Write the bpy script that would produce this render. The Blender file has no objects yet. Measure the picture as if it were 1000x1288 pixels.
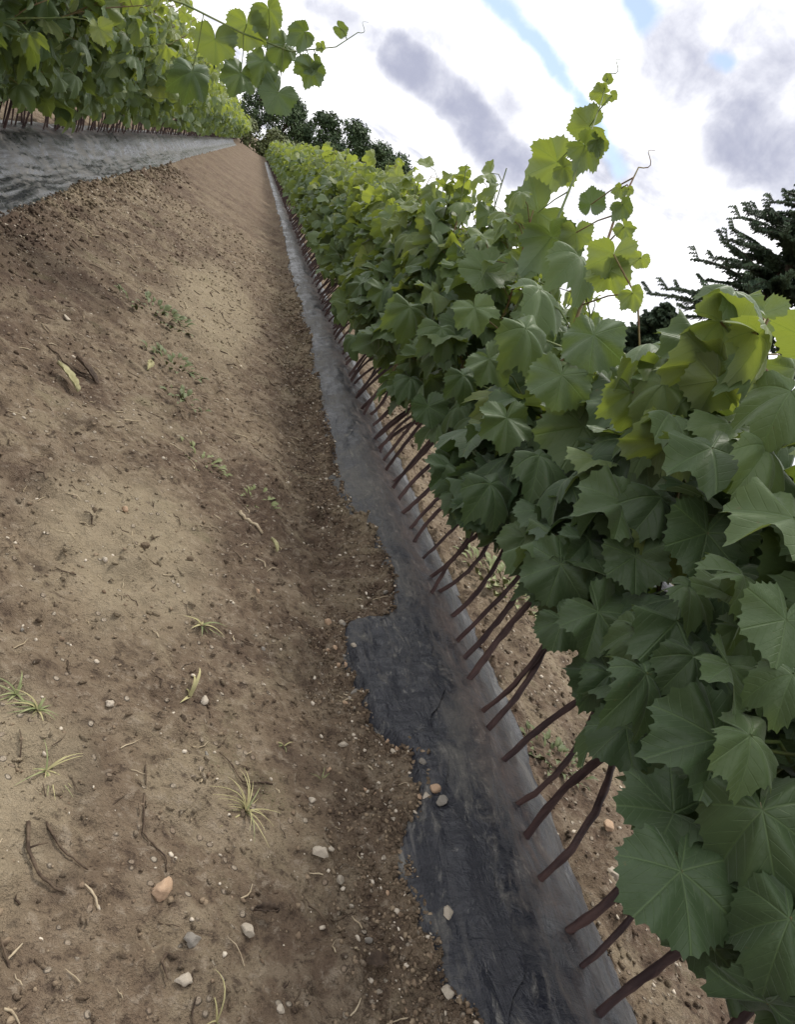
import bpy, math, random
import numpy as np
from mathutils import Vector, Matrix
random.seed(7)
rng = np.random.default_rng(11)
scene = bpy.context.scene
COL = scene.collection

# ------------------------------------------------------------------ camera
CAM_H = 0.50
F_PX, IW, IH = 950.0, 1000.0, 1288.0
RW = Matrix(((0.81939415, -0.43955744, -0.36794359),
             (-0.16296982, 0.43675913, -0.88469334),
             (0.54957626, 0.78487624, 0.28624328)))
cam_data = bpy.data.cameras.new("camera")
cam_data.sensor_fit = 'VERTICAL'
cam_data.sensor_height = 24.0
cam_data.lens = 24.0 * F_PX / IH
cam_data.clip_start = 0.02
cam_data.clip_end = 3000
cam = bpy.data.objects.new("camera", cam_data)
COL.objects.link(cam)
cam.matrix_world = Matrix.Translation((0, 0, CAM_H)) @ RW.to_4x4()
scene.camera = cam

# ------------------------------------------------------------------ world, sun, exposure
SUN_AZ, SUN_EL = math.radians(24), math.radians(60)      # azimuth from +Y towards +X
world = bpy.data.worlds.new("World")
scene.world = world
world.use_nodes = True
wt = world.node_tree
for n in list(wt.nodes): wt.nodes.remove(n)


class NT:
    """tiny helper for writing node graphs"""
    def __init__(s, tree): s.t = tree
    def n(s, typ, **kw):
        nd = s.t.nodes.new(typ)
        for k, v in kw.items(): setattr(nd, k, v)
        return nd
    def put(s, sock, v):
        if isinstance(v, bpy.types.NodeSocket): s.t.links.new(v, sock)
        else: sock.default_value = v
    def m(s, op, a, b=0.0, c=None, clamp=False):
        nd = s.n('ShaderNodeMath', operation=op); nd.use_clamp = clamp
        s.put(nd.inputs[0], a); s.put(nd.inputs[1], b)
        if c is not None: s.put(nd.inputs[2], c)
        return nd.outputs[0]
    def v(s, op, a, b=None, out=0):
        nd = s.n('ShaderNodeVectorMath', operation=op)
        s.put(nd.inputs[0], a)
        if b is not None:
            if op == 'SCALE': s.put(nd.inputs['Scale'], b)
            else: s.put(nd.inputs[1], b)
        return nd.outputs[out]
    def noise(s, vec, scale, detail=4, rough=0.55, dist=0.0, out='Fac'):
        nd = s.n('ShaderNodeTexNoise')
        s.put(nd.inputs['Vector'], vec); nd.inputs['Scale'].default_value = scale
        nd.inputs['Detail'].default_value = detail; nd.inputs['Roughness'].default_value = rough
        nd.inputs['Distortion'].default_value = dist
        return nd.outputs[out]
    def mr(s, x, a, b, c=0.0, d=1.0, smooth=True):
        nd = s.n('ShaderNodeMapRange')
        nd.interpolation_type = 'SMOOTHSTEP' if smooth else 'LINEAR'
        s.put(nd.inputs[0], x)
        for i, q in enumerate((a, b, c, d)): s.put(nd.inputs[i + 1], q)
        return nd.outputs[0]
    def mix(s, f, a, b, mode='MIX'):
        nd = s.n('ShaderNodeMix', data_type='RGBA', blend_type=mode)
        s.put(nd.inputs[0], f)
        for i, q in ((6, a), (7, b)):
            if isinstance(q, tuple) and len(q) == 3: q = (*q, 1)
            s.put(nd.inputs[i], q)
        return nd.outputs[2]


w = NT(wt)
geo = w.n('ShaderNodeTexCoord').outputs['Generated']
dirn = w.v('NORMALIZE', geo)
sky = w.n('ShaderNodeTexSky', sky_type='NISHITA')
sky.sun_disc = False
sky.sun_elevation = SUN_EL
sky.sun_rotation = SUN_AZ
sky.air_density = 1.0; sky.dust_density = 0.6; sky.ozone_density = 1.3
sep = w.n('ShaderNodeSeparateXYZ'); w.put(sep.inputs[0], dirn)
dz = w.m('MAXIMUM', sep.outputs[2], 0.0)
den = w.m('ADD', dz, 0.10)
cmb = w.n('ShaderNodeCombineXYZ')
w.put(cmb.inputs[0], w.m('DIVIDE', sep.outputs[0], den)); w.put(cmb.inputs[1], w.m('DIVIDE', sep.outputs[1], den))
cl = cmb.outputs[0]                                     # cloud deck coordinates
warp = w.noise(dirn, 6.0, 6, 0.62, out='Color')
wd = w.v('ADD', dirn, w.v('SCALE', w.v('SUBTRACT', warp, (0.5, 0.5, 0.5)), 0.055))


def capsule(p, q, r0, r1):
    """soft mask round the arc p-q of the sky, a real strip of sky or cloud"""
    p = Vector(p).normalized(); q = Vector(q).normalized(); d = q - p
    ap = w.v('SUBTRACT', wd, tuple(p))
    h = w.m('DIVIDE', w.v('DOT_PRODUCT', ap, tuple(d), out=1), d.length_squared, clamp=True)
    off = w.v('SUBTRACT', ap, w.v('SCALE', tuple(d), h))
    return w.mr(w.v('LENGTH', off, out=1), r0, r1, 1.0, 0.0)


gapn = w.noise(cl, 0.55, 5, 0.55, 0.3)
gap_gen = w.mr(gapn, 0.60, 0.68)                       # clear gaps elsewhere in the sky
# keep the general gaps out of the part of the sky that the strips below describe
front = w.mr(w.v('DOT_PRODUCT', dirn, tuple(Vector((0.30, 0.93, 0.2)).normalized()), out=1), 0.86, 0.94)
gap = w.m('MULTIPLY', gap_gen, w.m('SUBTRACT', 1.0, front))
for a, b, r0, r1 in [((0.120, 0.950, 0.265), (0.241, 0.939, 0.244), 0.004, 0.020),
                     ((0.241, 0.939, 0.244), (0.362, 0.912, 0.200), 0.001, 0.014),
                     ((0.262, 0.905, 0.345), (0.290, 0.900, 0.335), 0.008, 0.026),
                     ((0.366, 0.867, 0.334), (0.374, 0.865, 0.337), 0.002, 0.013)]:
    gap = w.m('MAXIMUM', gap, capsule(a, b, r0, r1))
shade_n = w.noise(cl, 1.1, 6, 0.55, 0.4)
fine = w.noise(dirn, 16.0, 5, 0.6, 0.2)
shade = w.m('MULTIPLY', w.mr(shade_n, 0.42, 0.70), 0.75)
for a, b, r0, r1, k in [((-0.02, 0.988, 0.158), (0.16, 0.972, 0.160), 0.006, 0.045, 0.72),
                        ((0.08, 0.972, 0.160), (0.262, 0.955, 0.146), 0.012, 0.044, 0.95),
                        ((0.10, 0.975, 0.178), (0.22, 0.967, 0.172), 0.015, 0.060, 0.62),
                        ((0.02, 0.985, 0.185), (0.10, 0.980, 0.195), 0.002, 0.030, 0.40),
                        ((0.355, 0.877, 0.330), (0.46, 0.82, 0.36), 0.03, 0.110, 0.70),
                        ((0.43, 0.857, 0.295), (0.56, 0.79, 0.305), 0.025, 0.085, 0.92),
                        ((0.34, 0.91, 0.130), (0.50, 0.86, 0.120), 0.01, 0.05, 0.4)]:
    shade = w.m('MAXIMUM', shade, w.m('MULTIPLY', capsule(a, b, r0, r1), k))
shade = w.mr(w.m('ADD', shade, w.m('MULTIPLY', w.m('SUBTRACT', fine, 0.50), 1.3)), 0.05, 1.20)
cloud = w.mix(shade, (1.30, 1.30, 1.32), (0.42, 0.44, 0.56))
skyc = w.mix(1.0, sky.outputs[0], (0.14, 0.14, 0.14), 'MULTIPLY')
bluec = w.mix(0.30, skyc, (0.75, 0.80, 0.9))            # thin veil over the clear sky
final = w.mix(gap, cloud, bluec)
below = w.mr(sep.outputs[2], -0.04, 0.0)
final = w.mix(below, (0.20, 0.20, 0.16), final)
bg = w.n('ShaderNodeBackground'); w.put(bg.inputs[0], final); bg.inputs[1].default_value = 0.85
wo = w.n('ShaderNodeOutputWorld'); wt.links.new(bg.outputs[0], wo.inputs[0])

sun = bpy.data.lights.new("sun", 'SUN')
sun.energy = 2.1; sun.angle = math.radians(12); sun.color = (1.0, 0.95, 0.87)
sun_o = bpy.data.objects.new("sun", sun); COL.objects.link(sun_o)
sd = Vector((math.sin(SUN_AZ) * math.cos(SUN_EL), math.cos(SUN_AZ) * math.cos(SUN_EL), math.sin(SUN_EL)))
sun_o.rotation_euler = sd.to_track_quat('Z', 'Y').to_euler()
scene.view_settings.view_transform = 'Standard'
scene.view_settings.look = 'None'
scene.view_settings.exposure = 0.44
scene.view_settings.gamma = 1.0
scene.view_settings.use_curve_mapping = False
scene.cycles.max_bounces = 8
scene.cycles.transmission_bounces = 4
scene.cycles.use_adaptive_sampling = True


# ------------------------------------------------------------------ helpers
def link(name, data, parent=None, loc=None):
    o = bpy.data.objects.new(name, data)
    COL.objects.link(o)
    if parent is not None: o.parent = parent
    if loc is not None: o.location = loc
    return o


def tag(o, label=None, cat=None, group=None, kind=None):
    for k, v in (('label', label), ('category', cat), ('group', group), ('kind', kind)):
        if v: o[k] = v
    return o


def mesh(name, V, Fs, mat=None, smooth=True, uv=None, col=None):
    me = bpy.data.meshes.new(name)
    V = np.asarray(V, dtype=np.float32)
    if isinstance(Fs, np.ndarray):
        nf, k = Fs.shape
        me.vertices.add(len(V)); me.vertices.foreach_set('co', V.ravel())
        me.loops.add(nf * k); me.loops.foreach_set('vertex_index', Fs.astype(np.int32).ravel())
        me.polygons.add(nf); me.polygons.foreach_set('loop_start', np.arange(0, nf * k, k, dtype=np.int32))
        me.update(calc_edges=True)
    else:
        me.from_pydata([tuple(map(float, v)) for v in V], [], Fs)
    if smooth: me.polygons.foreach_set('use_smooth', np.ones(len(me.polygons), dtype=bool))
    if uv is not None:
        l = me.uv_layers.new(name='UVMap')
        idx = np.empty(len(me.loops), dtype=np.int32); me.loops.foreach_get('vertex_index', idx)
        l.data.foreach_set('uv', np.asarray(uv, dtype=np.float32)[idx].ravel())
    if col is not None:
        a = me.color_attributes.new('tint', 'FLOAT_COLOR', 'POINT')
        a.data.foreach_set('color', np.asarray(col, dtype=np.float32).ravel())
    me.validate(); me.update()
    if mat: me.materials.append(mat)
    return me


def hash2(i, j, s):
    h = (i.astype(np.int64) * 374761393 + j.astype(np.int64) * 668265263 + s * 1442695041) & 0x7fffffff
    h = ((h ^ (h >> 13)) * 1274126177) & 0x7fffffff
    return ((h ^ (h >> 16)) & 0xffff) / 65535.0


def vnoise(x, y, s=0):
    i = np.floor(x); j = np.floor(y); fx = x - i; fy = y - j
    fx = fx * fx * fx * (fx * (fx * 6 - 15) + 10); fy = fy * fy * fy * (fy * (fy * 6 - 15) + 10)
    a = hash2(i, j, s); b = hash2(i + 1, j, s); c = hash2(i, j + 1, s); d = hash2(i + 1, j + 1, s)
    return (a + (b - a) * fx + (c - a) * fy + (a - b - c + d) * fx * fy) * 2 - 1


def fbm(x, y, scale, octv=4, s=0, rough=0.5):
    x = np.asarray(x, float) / scale; y = np.asarray(y, float) / scale
    t = 0; amp = 1; tot = 0
    for k in range(octv):
        c, sn = math.cos(0.7 * k), math.sin(0.7 * k)
        t = t + amp * vnoise((x * c - y * sn) * 2 ** k + 13.7 * k, (x * sn + y * c) * 2 ** k - 5.1 * k, s + k)
        tot += amp; amp *= rough
    return t / tot


# ------------------------------------------------------------------ the lie of the land
RX, LX, ROW = 0.56, -0.70, 1.26                 # stem lines of the two rows beside the camera
CENTRES = [LX - ROW, LX, RX, RX + ROW]
R_EDGE = [(-2, .45), (0.30, .452), (0.352, .457), (0.385, .447), (0.422, .444), (0.48, .435), (0.535, .436), (0.582, .462), (0.652, .472),
          (0.705, .44), (0.743, .431), (0.842, .423), (0.914, .421), (0.930, .440), (0.943, .478), (1.068, .497), (1.182, .485),
          (1.318, .462), (1.478, .448), (1.666, .454), (2.193, .452), (2.811, .461), (3.836, .453), (5.84, .47), (9, .47), (40, .47)]
L_EDGE = [(-2, -.43), (1.6, -.437), (2.128, -.436), (2.352, -.442), (2.818, -.45), (3.223, -.473), (3.638, -.459), (4.065, -.461),
          (5.515, -.441), (8.4, -.462), (40, -.45)]


def bed(u):
    t = np.clip((np.abs(u) - .02) / .15, 0, 1)
    return .07 * (1 - t * t * (3 - 2 * t))


def near_centre(x):
    c = np.array(CENTRES)
    return c[np.argmin(np.abs(np.asarray(x)[..., None] - c), axis=-1)]


def edge_inside(x, y):
    """signed distance to the soil line that covers the film (positive: film bare)"""
    c = near_centre(x); u = x - c
    wob = 0.010 * fbm(x * 0 + y, c * 7.0, .12, 3, 5) + 0.006 * fbm(y, c * 3.1, .03, 2, 9)
    gen = .150 + .02 * fbm(y, c * 5.3, .5, 2, 17) + wob - np.abs(u)
    re = np.interp(y, *zip(*R_EDGE)); le = np.interp(y, *zip(*L_EDGE))
    d = gen
    fine = 0.006 * fbm(y, x * 0, .035, 3, 3)
    d = np.where((c == RX) & (u < 0), x - re + fine, d)
    d = np.where((c == LX) & (u > 0), le - x + fine, d)
    return d


def soil_z(x, y):
    x = np.asarray(x, float); y = np.asarray(y, float)
    c = near_centre(x); u = x - c
    far = np.exp(-np.maximum(0, np.hypot(x, y) - 6) / 10)
    b = np.where((x > CENTRES[0] - .6) & (x < CENTRES[-1] + .6), bed(u), 0)
    d = edge_inside(x, y)
    rough = .5 + .5 * fbm(x, y, .45, 2, 31)
    lumpy = np.clip(1 - (-d) / .16, 0, 1)            # crumbly soil thrown up along the film
    z = .012 * fbm(x, y, .42, 3, 1) + .0095 * fbm(x, y, .10, 3, 2) + (.0042 + .0046 * rough + .005 * lumpy) * fbm(x, y, .026, 3, 4, .65)
    clod = fbm(x, y, .05, 3, 41)
    z += (.009 + .012 * lumpy) * np.clip(clod - .06, 0, 1) * 2 * (.4 + 1.2 * rough)
    cr = np.abs(fbm(x, y, .085, 3, 77))
    z -= .0045 * np.exp(-(cr / .03) ** 2) * (rough > .35)
    z = z * far
    lip = .009 * np.exp(-(np.maximum(-d, 0) / .03) ** 2)
    zo = b + z + lip
    zi = b - .035
    t = np.clip(d / .006 + .5, 0, 1)
    hill = 0.0 * x
    return zo * (1 - t) + zi * t + hill


def sz(x, y):
    return float(soil_z(np.array([x]), np.array([y]))[0])


# ------------------------------------------------------------------ materials
def new_mat(name):
    m = bpy.data.materials.new(name); m.use_nodes = True
    t = m.node_tree
    for n in list(t.nodes): t.nodes.remove(n)
    k = NT(t); out = k.n('ShaderNodeOutputMaterial')
    return m, k, out


def principled(k, out, color, rough=0.8, spec=0.3, bump=None, bstr=0.3, bdist=0.01, **kw):
    p = k.n('ShaderNodeBsdfPrincipled')
    if isinstance(color, tuple) and len(color) == 3: color = (*color, 1)
    k.put(p.inputs['Base Color'], color); k.put(p.inputs['Roughness'], rough)
    k.put(p.inputs['Specular IOR Level'], spec)
    for a, b in kw.items(): k.put(p.inputs[a], b)
    if bump is not None:
        b = k.n('ShaderNodeBump'); b.inputs['Strength'].default_value = bstr; b.inputs['Distance'].default_value = bdist
        k.put(b.inputs['Height'], bump); k.put(p.inputs['Normal'], b.outputs[0])
    if out is not None: k.t.links.new(p.outputs[0], out.inputs[0])
    return p


def soil_mat(name, tint=(1, 1, 1), stones=True):
    m, k, out = new_mat(name)
    P = k.n('ShaderNodeNewGeometry').outputs['Position']
    big = k.noise(P, 1.7, 4, .6, .4); mid = k.noise(P, 15, 5, .66, .3); sm = k.noise(P, 75, 5, .72); mi = k.noise(P, 420, 3, .7)
    pat = k.noise(P, 6.0, 5, .68, .6)
    c = k.mix(k.mr(big, .38, .62), (.135, .094, .066), (.235, .180, .122))
    c = k.mix(k.m('MULTIPLY', k.mr(pat, .50, .62), .60), c, (.30, .245, .165))
    c = k.mix(k.m('MULTIPLY', k.mr(pat, .48, .36), .55), c, (.105, .072, .052))
    c = k.mix(k.m('MULTIPLY', k.mr(mid, .50, .64), .55), c, (.29, .232, .165))
    c = k.mix(k.m('MULTIPLY', k.mr(mid, .48, .36), .60), c, (.085, .060, .044))
    c = k.mix(k.m('MULTIPLY', k.mr(sm, .52, .68), .55), c, (.36, .30, .23))
    c = k.mix(k.m('MULTIPLY', k.mr(sm, .48, .34), .75), c, (.060, .042, .032))  # soil mottling, with crevice shade painted into its dark tones
    sxy = k.n('ShaderNodeSeparateXYZ'); k.put(sxy.inputs[0], P)
    def patch(x0, y0, r, stretch=1.0):
        dx = k.m('SUBTRACT', sxy.outputs[0], x0); dy = k.m('DIVIDE', k.m('SUBTRACT', sxy.outputs[1], y0), stretch)
        dd = k.m('SQRT', k.m('ADD', k.m('MULTIPLY', dx, dx), k.m('MULTIPLY', dy, dy)))
        return k.mr(k.m('ADD', dd, k.m('MULTIPLY', k.m('SUBTRACT', pat, .5), r * 1.8)), r * .5, r * 1.2, 1, 0)
    dry = k.m('MAXIMUM', patch(.10, .92, .12, 1.8), patch(.02, .47, .10, 1.3)); dry = k.m('MAXIMUM', dry, patch(.12, 2.6, .16, 5.0))
    damp = k.m('MAXIMUM', patch(-.33, 2.0, .26, 2.6), patch(-.16, .93, .10, 1.5)); damp = k.m('MULTIPLY', damp, .9)
    c = k.mix(k.m('MULTIPLY', dry, .62), c, (.38, .315, .215))
    c = k.mix(k.m('MULTIPLY', damp, .55), c, (.088, .058, .045))
    c = k.mix(k.mr(sxy.outputs[1], 3, 8, 0, .5), c, (.13, .09, .065))
    # thin green-grey bloom in places
    g = k.noise(P, 5.5, 4, .65, .2)
    c = k.mix(k.m('MULTIPLY', k.mr(g, .57, .72), k.m('MULTIPLY', k.mr(mi, .4, .6), .45)), c, (.15, .155, .075))
    vo = k.n('ShaderNodeTexVoronoi'); k.put(vo.inputs['Vector'], P); vo.inputs['Scale'].default_value = 120
    sel = k.n('ShaderNodeSeparateColor'); k.put(sel.inputs[0], vo.outputs['Color'])
    peb = k.m('MULTIPLY', k.mr(vo.outputs['Distance'], .42, .25), k.m('GREATER_THAN', sel.outputs[0], .90))
    c = k.mix(k.m('MULTIPLY', peb, .75), c, k.mix(sel.outputs[1], (.30, .23, .17), (.52, .45, .36)))
    c = k.mix(1.0, c, (*tint, 1), 'MULTIPLY')
    h = k.m('ADD', k.m('MULTIPLY', sm, .7), k.m('ADD', k.m('MULTIPLY', mid, .6), k.m('ADD', k.m('MULTIPLY', mi, .25), k.m('MULTIPLY', peb, .35))))
    principled(k, out, c, .93, .15, h, 1.0, .014)
    return m


M_SOIL = soil_mat("dry_brown_soil")


def film_mat(name, cx, dark=0.0, gloss=.30, edge_clean=1.0, bs=.5, far=.12):
    m, k, out = new_mat(name)
    P = k.n('ShaderNodeNewGeometry').outputs['Position']
    def st(scale, rot):
        mp = k.n('ShaderNodeMapping'); k.put(mp.inputs[0], P); mp.inputs['Scale'].default_value = scale; mp.inputs['Rotation'].default_value = (0, 0, rot)
        return mp.outputs[0]
    a = k.noise(st((1, .40, 1), .35), 22, 6, .70, 1.0); b = k.noise(st((.35, 1.5, 1), -.35), 50, 5, .7, 1.2)
    s1 = k.noise(st((1, .022, 1), .06), 190, 4, .6, .1); s2 = k.noise(st((1, .35, 1), .30), 42, 8, .74, 1.6)
    c3 = k.noise(P, 5.0, 4, .6, .4); fine = k.noise(P, 340, 3, .7)
    sx = k.n('ShaderNodeSeparateXYZ'); k.put(sx.inputs[0], P)
    off = k.m('ABSOLUTE', k.m('SUBTRACT', sx.outputs[0], cx))
    near_stem = k.mr(k.m('ADD', off, k.m('MULTIPLY', k.m('SUBTRACT', a, .5), .12)), 0.0, .085, .55, 0.0)
    d = k.m('ADD', k.m('MULTIPLY', k.mr(a, .46, .62), .9), k.m('MULTIPLY', k.mr(s2, .46, .64), .95))
    d = k.m('ADD', d, k.m('ADD', near_stem, k.mr(c3, .40, .60, -.45, .25)))
    d = k.m('ADD', d, k.mr(sx.outputs[1], 1.0, 2.0, 0, far))
    d = k.m('MULTIPLY', k.m('SUBTRACT', d, dark), .50, clamp=True)
    d = k.m('MULTIPLY', d, k.mr(off, .13, .22, 1.0, edge_clean))
    d = k.m('MULTIPLY', d, k.mr(sx.outputs[0], cx + .04, cx + .07, 1.0, .45 if cx > 0 else 1.0))  # slope beyond the right stems: shade put into the colour by thinning the dust
    d = k.m('MULTIPLY', d, k.mr(fine, .3, .6, .7, 1.0))
    dust = k.mix(k.mr(off, 0, .07), (.150, .112, .095), (.165, .155, .135))
    col = k.mix(d, (.010, .011, .018), dust)
    scr = k.m('MULTIPLY', k.mr(s1, .50, .68), k.mr(c3, .42, .60, .15, .9))
    col = k.mix(k.m('MULTIPLY', scr, .45), col, (.20, .19, .18))
    col = k.mix(k.m('MULTIPLY', k.mr(s2, .56, .68), .45), col, (.27, .26, .235))
    rough = k.mr(k.m('ADD', d, scr), 0, .8, gloss, .85, False)
    h = k.m('ADD', k.m('MULTIPLY', a, 1.0), k.m('ADD', k.m('MULTIPLY', b, .7), k.m('MULTIPLY', s1, .12)))
    principled(k, out, col, rough, .5, h, bs, .010)
    return m


M_FILM_R = film_mat("dusty_black_film", RX)
M_FILM_D = film_mat("clean_blackish_film", RX, .45, .30)
M_FILM_L = film_mat("silvery_dusty_film", LX, .12, .26, .45, .16, .10)


def leaf_mat(name, use_attr):
    m, k, out = new_mat(name)
    if use_attr:
        at = k.n('ShaderNodeAttribute'); at.attribute_name = 'tint'; ocol = at.outputs['Color']
        rnd = k.noise(k.n('ShaderNodeNewGeometry').outputs['Position'], 9, 2, .6)
    else:
        oi = k.n('ShaderNodeObjectInfo'); ocol = oi.outputs['Color']; rnd = oi.outputs['Random']
    s = k.n('ShaderNodeSeparateColor'); k.put(s.inputs[0], ocol); age = s.outputs[0]     # 0 old .. 1 young
    c = k.mix(k.mr(age, 0, .5, 0, 1, False), (.052, .088, .036), (.130, .190, .070))
    c = k.mix(k.mr(age, .5, 1.0, 0, 1, False), c, (.25, .29, .09))
    c = k.mix(k.m('MULTIPLY', rnd, .35), c, (.045, .085, .045))
    c2 = c
    uvn = k.n('ShaderNodeUVMap'); uvn.uv_map = 'UVMap'; uv = uvn.outputs[0]
    su = k.n('ShaderNodeSeparateXYZ'); k.put(su.inputs[0], uv)
    x, y = su.outputs[0], su.outputs[1]
    r = k.m('SQRT', k.m('ADD', k.m('MULTIPLY', x, x), k.m('MULTIPLY', y, y)))
    th = k.m('ARCTAN2', x, y)
    st = math.radians(52)
    dl = k.m('SUBTRACT', k.m('FLOORED_MODULO', k.m('ADD', th, st / 2 + 10 * st), st), st / 2)
    perp = k.m('ABSOLUTE', k.m('MULTIPLY', r, k.m('SINE', dl))); along = k.m('MULTIPLY', r, k.m('COSINE', dl))
    main = k.mr(perp, .002, .014, 1, 0)
    q = k.m('FRACT', k.m('DIVIDE', k.m('SUBTRACT', along, k.m('MULTIPLY', perp, 1.1)), .095))
    q = k.m('ABSOLUTE', k.m('SUBTRACT', q, .5))
    sec = k.m('MULTIPLY', k.mr(q, .42, .49), k.mr(perp, 0, .2, .7, .25))
    vein = k.m('MAXIMUM', main, sec)
    c = k.mix(k.m('MULTIPLY', vein, .38), c, (.16, .24, .09))
    blot = k.noise(uv, 7, 4, .6)
    c = k.mix(k.m('MULTIPLY', k.mr(blot, .45, .7), .25), c, (.09, .15, .06))
    oof = k.n('ShaderNodeCombineXYZ'); k.put(oof.inputs[2], k.m('MULTIPLY', rnd, 37.0))
    sp = k.noise(k.v('ADD', uv, oof.outputs[0]), 9, 5, .75)
    c = k.mix(k.m('MULTIPLY', k.mr(sp, .66, .70), .6), c, (.16, .12, .05))
    c = k.mix(k.m('MULTIPLY', k.mr(sp, .40, .30), .35), c, (.15, .19, .10))
    back = k.n('ShaderNodeNewGeometry').outputs['Backfacing']
    under = k.mix(.5, c2, (.17, .23, .14))
    c = k.mix(back, c, under)
    h = k.m('SUBTRACT', k.m('MULTIPLY', blot, .6), k.m('MULTIPLY', vein, .5))
    p = principled(k, None, c, .50, .45, h, .40, .005, **{'Sheen Weight': .22, 'Sheen Roughness': .45, 'Sheen Tint': (.85, .95, .85, 1)})
    tr = k.n('ShaderNodeBsdfTranslucent')
    tc = k.mix(k.mr(age, 0, 1, 0, 1, False), (.055, .10, .015), (.36, .42, .05))
    tc = k.mix(k.m('MULTIPLY', vein, .4), tc, (.12, .2, .03))
    k.put(tr.inputs[0], tc)
    ms = k.n('ShaderNodeMixShader'); k.put(ms.inputs[0], k.mr(age, 0, 1, .30, .48, False))
    k.t.links.new(p.outputs[0], ms.inputs[1]); k.t.links.new(tr.outputs[0], ms.inputs[2])
    k.t.links.new(ms.outputs[0], out.inputs[0])
    return m


M_LEAF = leaf_mat("vine_leaf", False)
M_LEAF_J = leaf_mat("vine_leaf_far", True)


def simple(name, a, b, scale=60, rough=.8, spec=.25, bstr=.5, bdist=.003, stretch=None, rand=0.0):
    m, k, out = new_mat(name)
    co = k.n('ShaderNodeTexCoord').outputs['Object']
    if stretch:
        mp = k.n('ShaderNodeMapping'); k.put(mp.inputs[0], co); mp.inputs['Scale'].default_value = stretch; co = mp.outputs[0]
    n = k.noise(co, scale, 5, .65, .3)
    c = k.mix(k.mr(n, .35, .65), a, b)
    if rand:
        oi = k.n('ShaderNodeObjectInfo')
        c = k.mix(k.m('MULTIPLY', oi.outputs['Random'], rand), c, tuple(v * 1.9 for v in b))
    principled(k, out, c, rough, spec, n, bstr, bdist)
    return m


M_STEM = simple("rootstock_bark", (.030, .015, .016), (.080, .045, .040), 70, .62, .35, .6, .002, (1, 1, .25))
M_WAX = simple("waxed_graft", (.06, .024, .024), (.12, .055, .05), 90, .5, .4, .4, .002)
M_SHOOT = simple("green_cane", (.10, .15, .045), (.17, .19, .07), 60, .5, .35, .3, .002)
M_SHOOT_RED = simple("reddish_cane", (.16, .085, .05), (.20, .17, .07), 60, .5, .35, .3, .002)
M_STONE = simple("pale_stone", (.30, .25, .19), (.50, .44, .36), 45, .85, .25, .5, .003, None, .25)
M_STONE_O = simple("orange_stone", (.42, .25, .15), (.55, .42, .30), 45, .85, .25, .5, .003)
M_STONE_G = simple("grey_stone", (.20, .18, .155), (.33, .30, .26), 45, .85, .25, .5, .003)
M_CLOD = simple("soil_clod", (.17, .122, .084), (.29, .225, .155), 70, .95, .1, .8, .004)
M_TWIG = simple("dry_twig", (.045, .030, .022), (.13, .095, .065), 90, .85, .2, .5, .002)
M_PALE_TWIG = simple("pale_dry_stick", (.33, .26, .17), (.48, .40, .28), 90, .8, .2, .5, .002)
M_DRYLEAF = simple("withered_leaf", (.26, .24, .12), (.40, .37, .22), 60, .75, .2, .5, .003)
M_DARKLEAF = simple("dark_dead_leaf", (.045, .032, .024), (.12, .085, .06), 60, .75, .2, .5, .003)
M_GRASS = simple("grass_blade", (.13, .155, .06), (.27, .28, .13), 30, .6, .3, .2, .002)
M_STRAW = simple("straw_blade", (.30, .27, .13), (.42, .38, .20), 30, .7, .25, .2, .002)
M_WEED = simple("weed_leaf", (.075, .095, .035), (.16, .18, .075), 40, .6, .3, .3, .002)
M_TREE = simple("broadleaf_foliage", (.026, .048, .020), (.075, .115, .045), 1.4, .6, .25, .2, .01)
M_SPRUCE = simple("conifer_needles", (.026, .048, .028), (.065, .10, .05), 2.5, .6, .25, .2, .01)
M_BARK = simple("tree_bark", (.05, .04, .03), (.11, .09, .07), 12, .9, .15, .8, .02)

# ------------------------------------------------------------------ ground: one sheet to the horizon
def grow(start, stop, step, rate):
    v = [start]; s = step
    while v[-1] < stop:
        v.append(v[-1] + s); s *= rate
    return v


ys = grow(.12, 1.5, .0062, 1.0); ys = ys + grow(ys[-1] + .0066, 45, .0066, 1.0125)
ys = ys + grow(ys[-1] + 1, 1500, 1.5, 1.35)
yb = [-q + .12 for q in grow(.02, 6, .02, 1.06)]; yb = sorted(yb + [-12, -30, -100, -400])
ys = np.array(yb + ys)
xs_f = np.arange(-.56, .56, .0062)
xr = grow(.56, 1.05, .011, 1.0); xr += grow(xr[-1] + .015, 2.6, .018, 1.02); xr += grow(xr[-1] + .1, 1500, .12, 1.35)
xl = grow(.566, 1.0, .014, 1.0); xl += grow(xl[-1] + .02, 2.8, .022, 1.02); xl += grow(xl[-1] + .1, 1500, .12, 1.35)
xs = np.array(sorted([-q for q in xl] + list(xs_f) + xr))


def grid_mesh(name, xs, ys, zf, mat):
    X, Y = np.meshgrid(xs, ys)
    Z = zf(X, Y)
    V = np.stack([X, Y, Z], -1).reshape(-1, 3)
    nx = len(xs); i = np.arange(len(ys) - 1)[:, None] * nx + np.arange(nx - 1)[None, :]
    Fq = np.stack([i, i + 1, i + 1 + nx, i + nx], -1).reshape(-1, 4)
    return mesh(name, V, Fq, mat)


ground = link("ground", grid_mesh("ground", xs, ys, soil_z, M_SOIL))
tag(ground, kind='structure')


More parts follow.
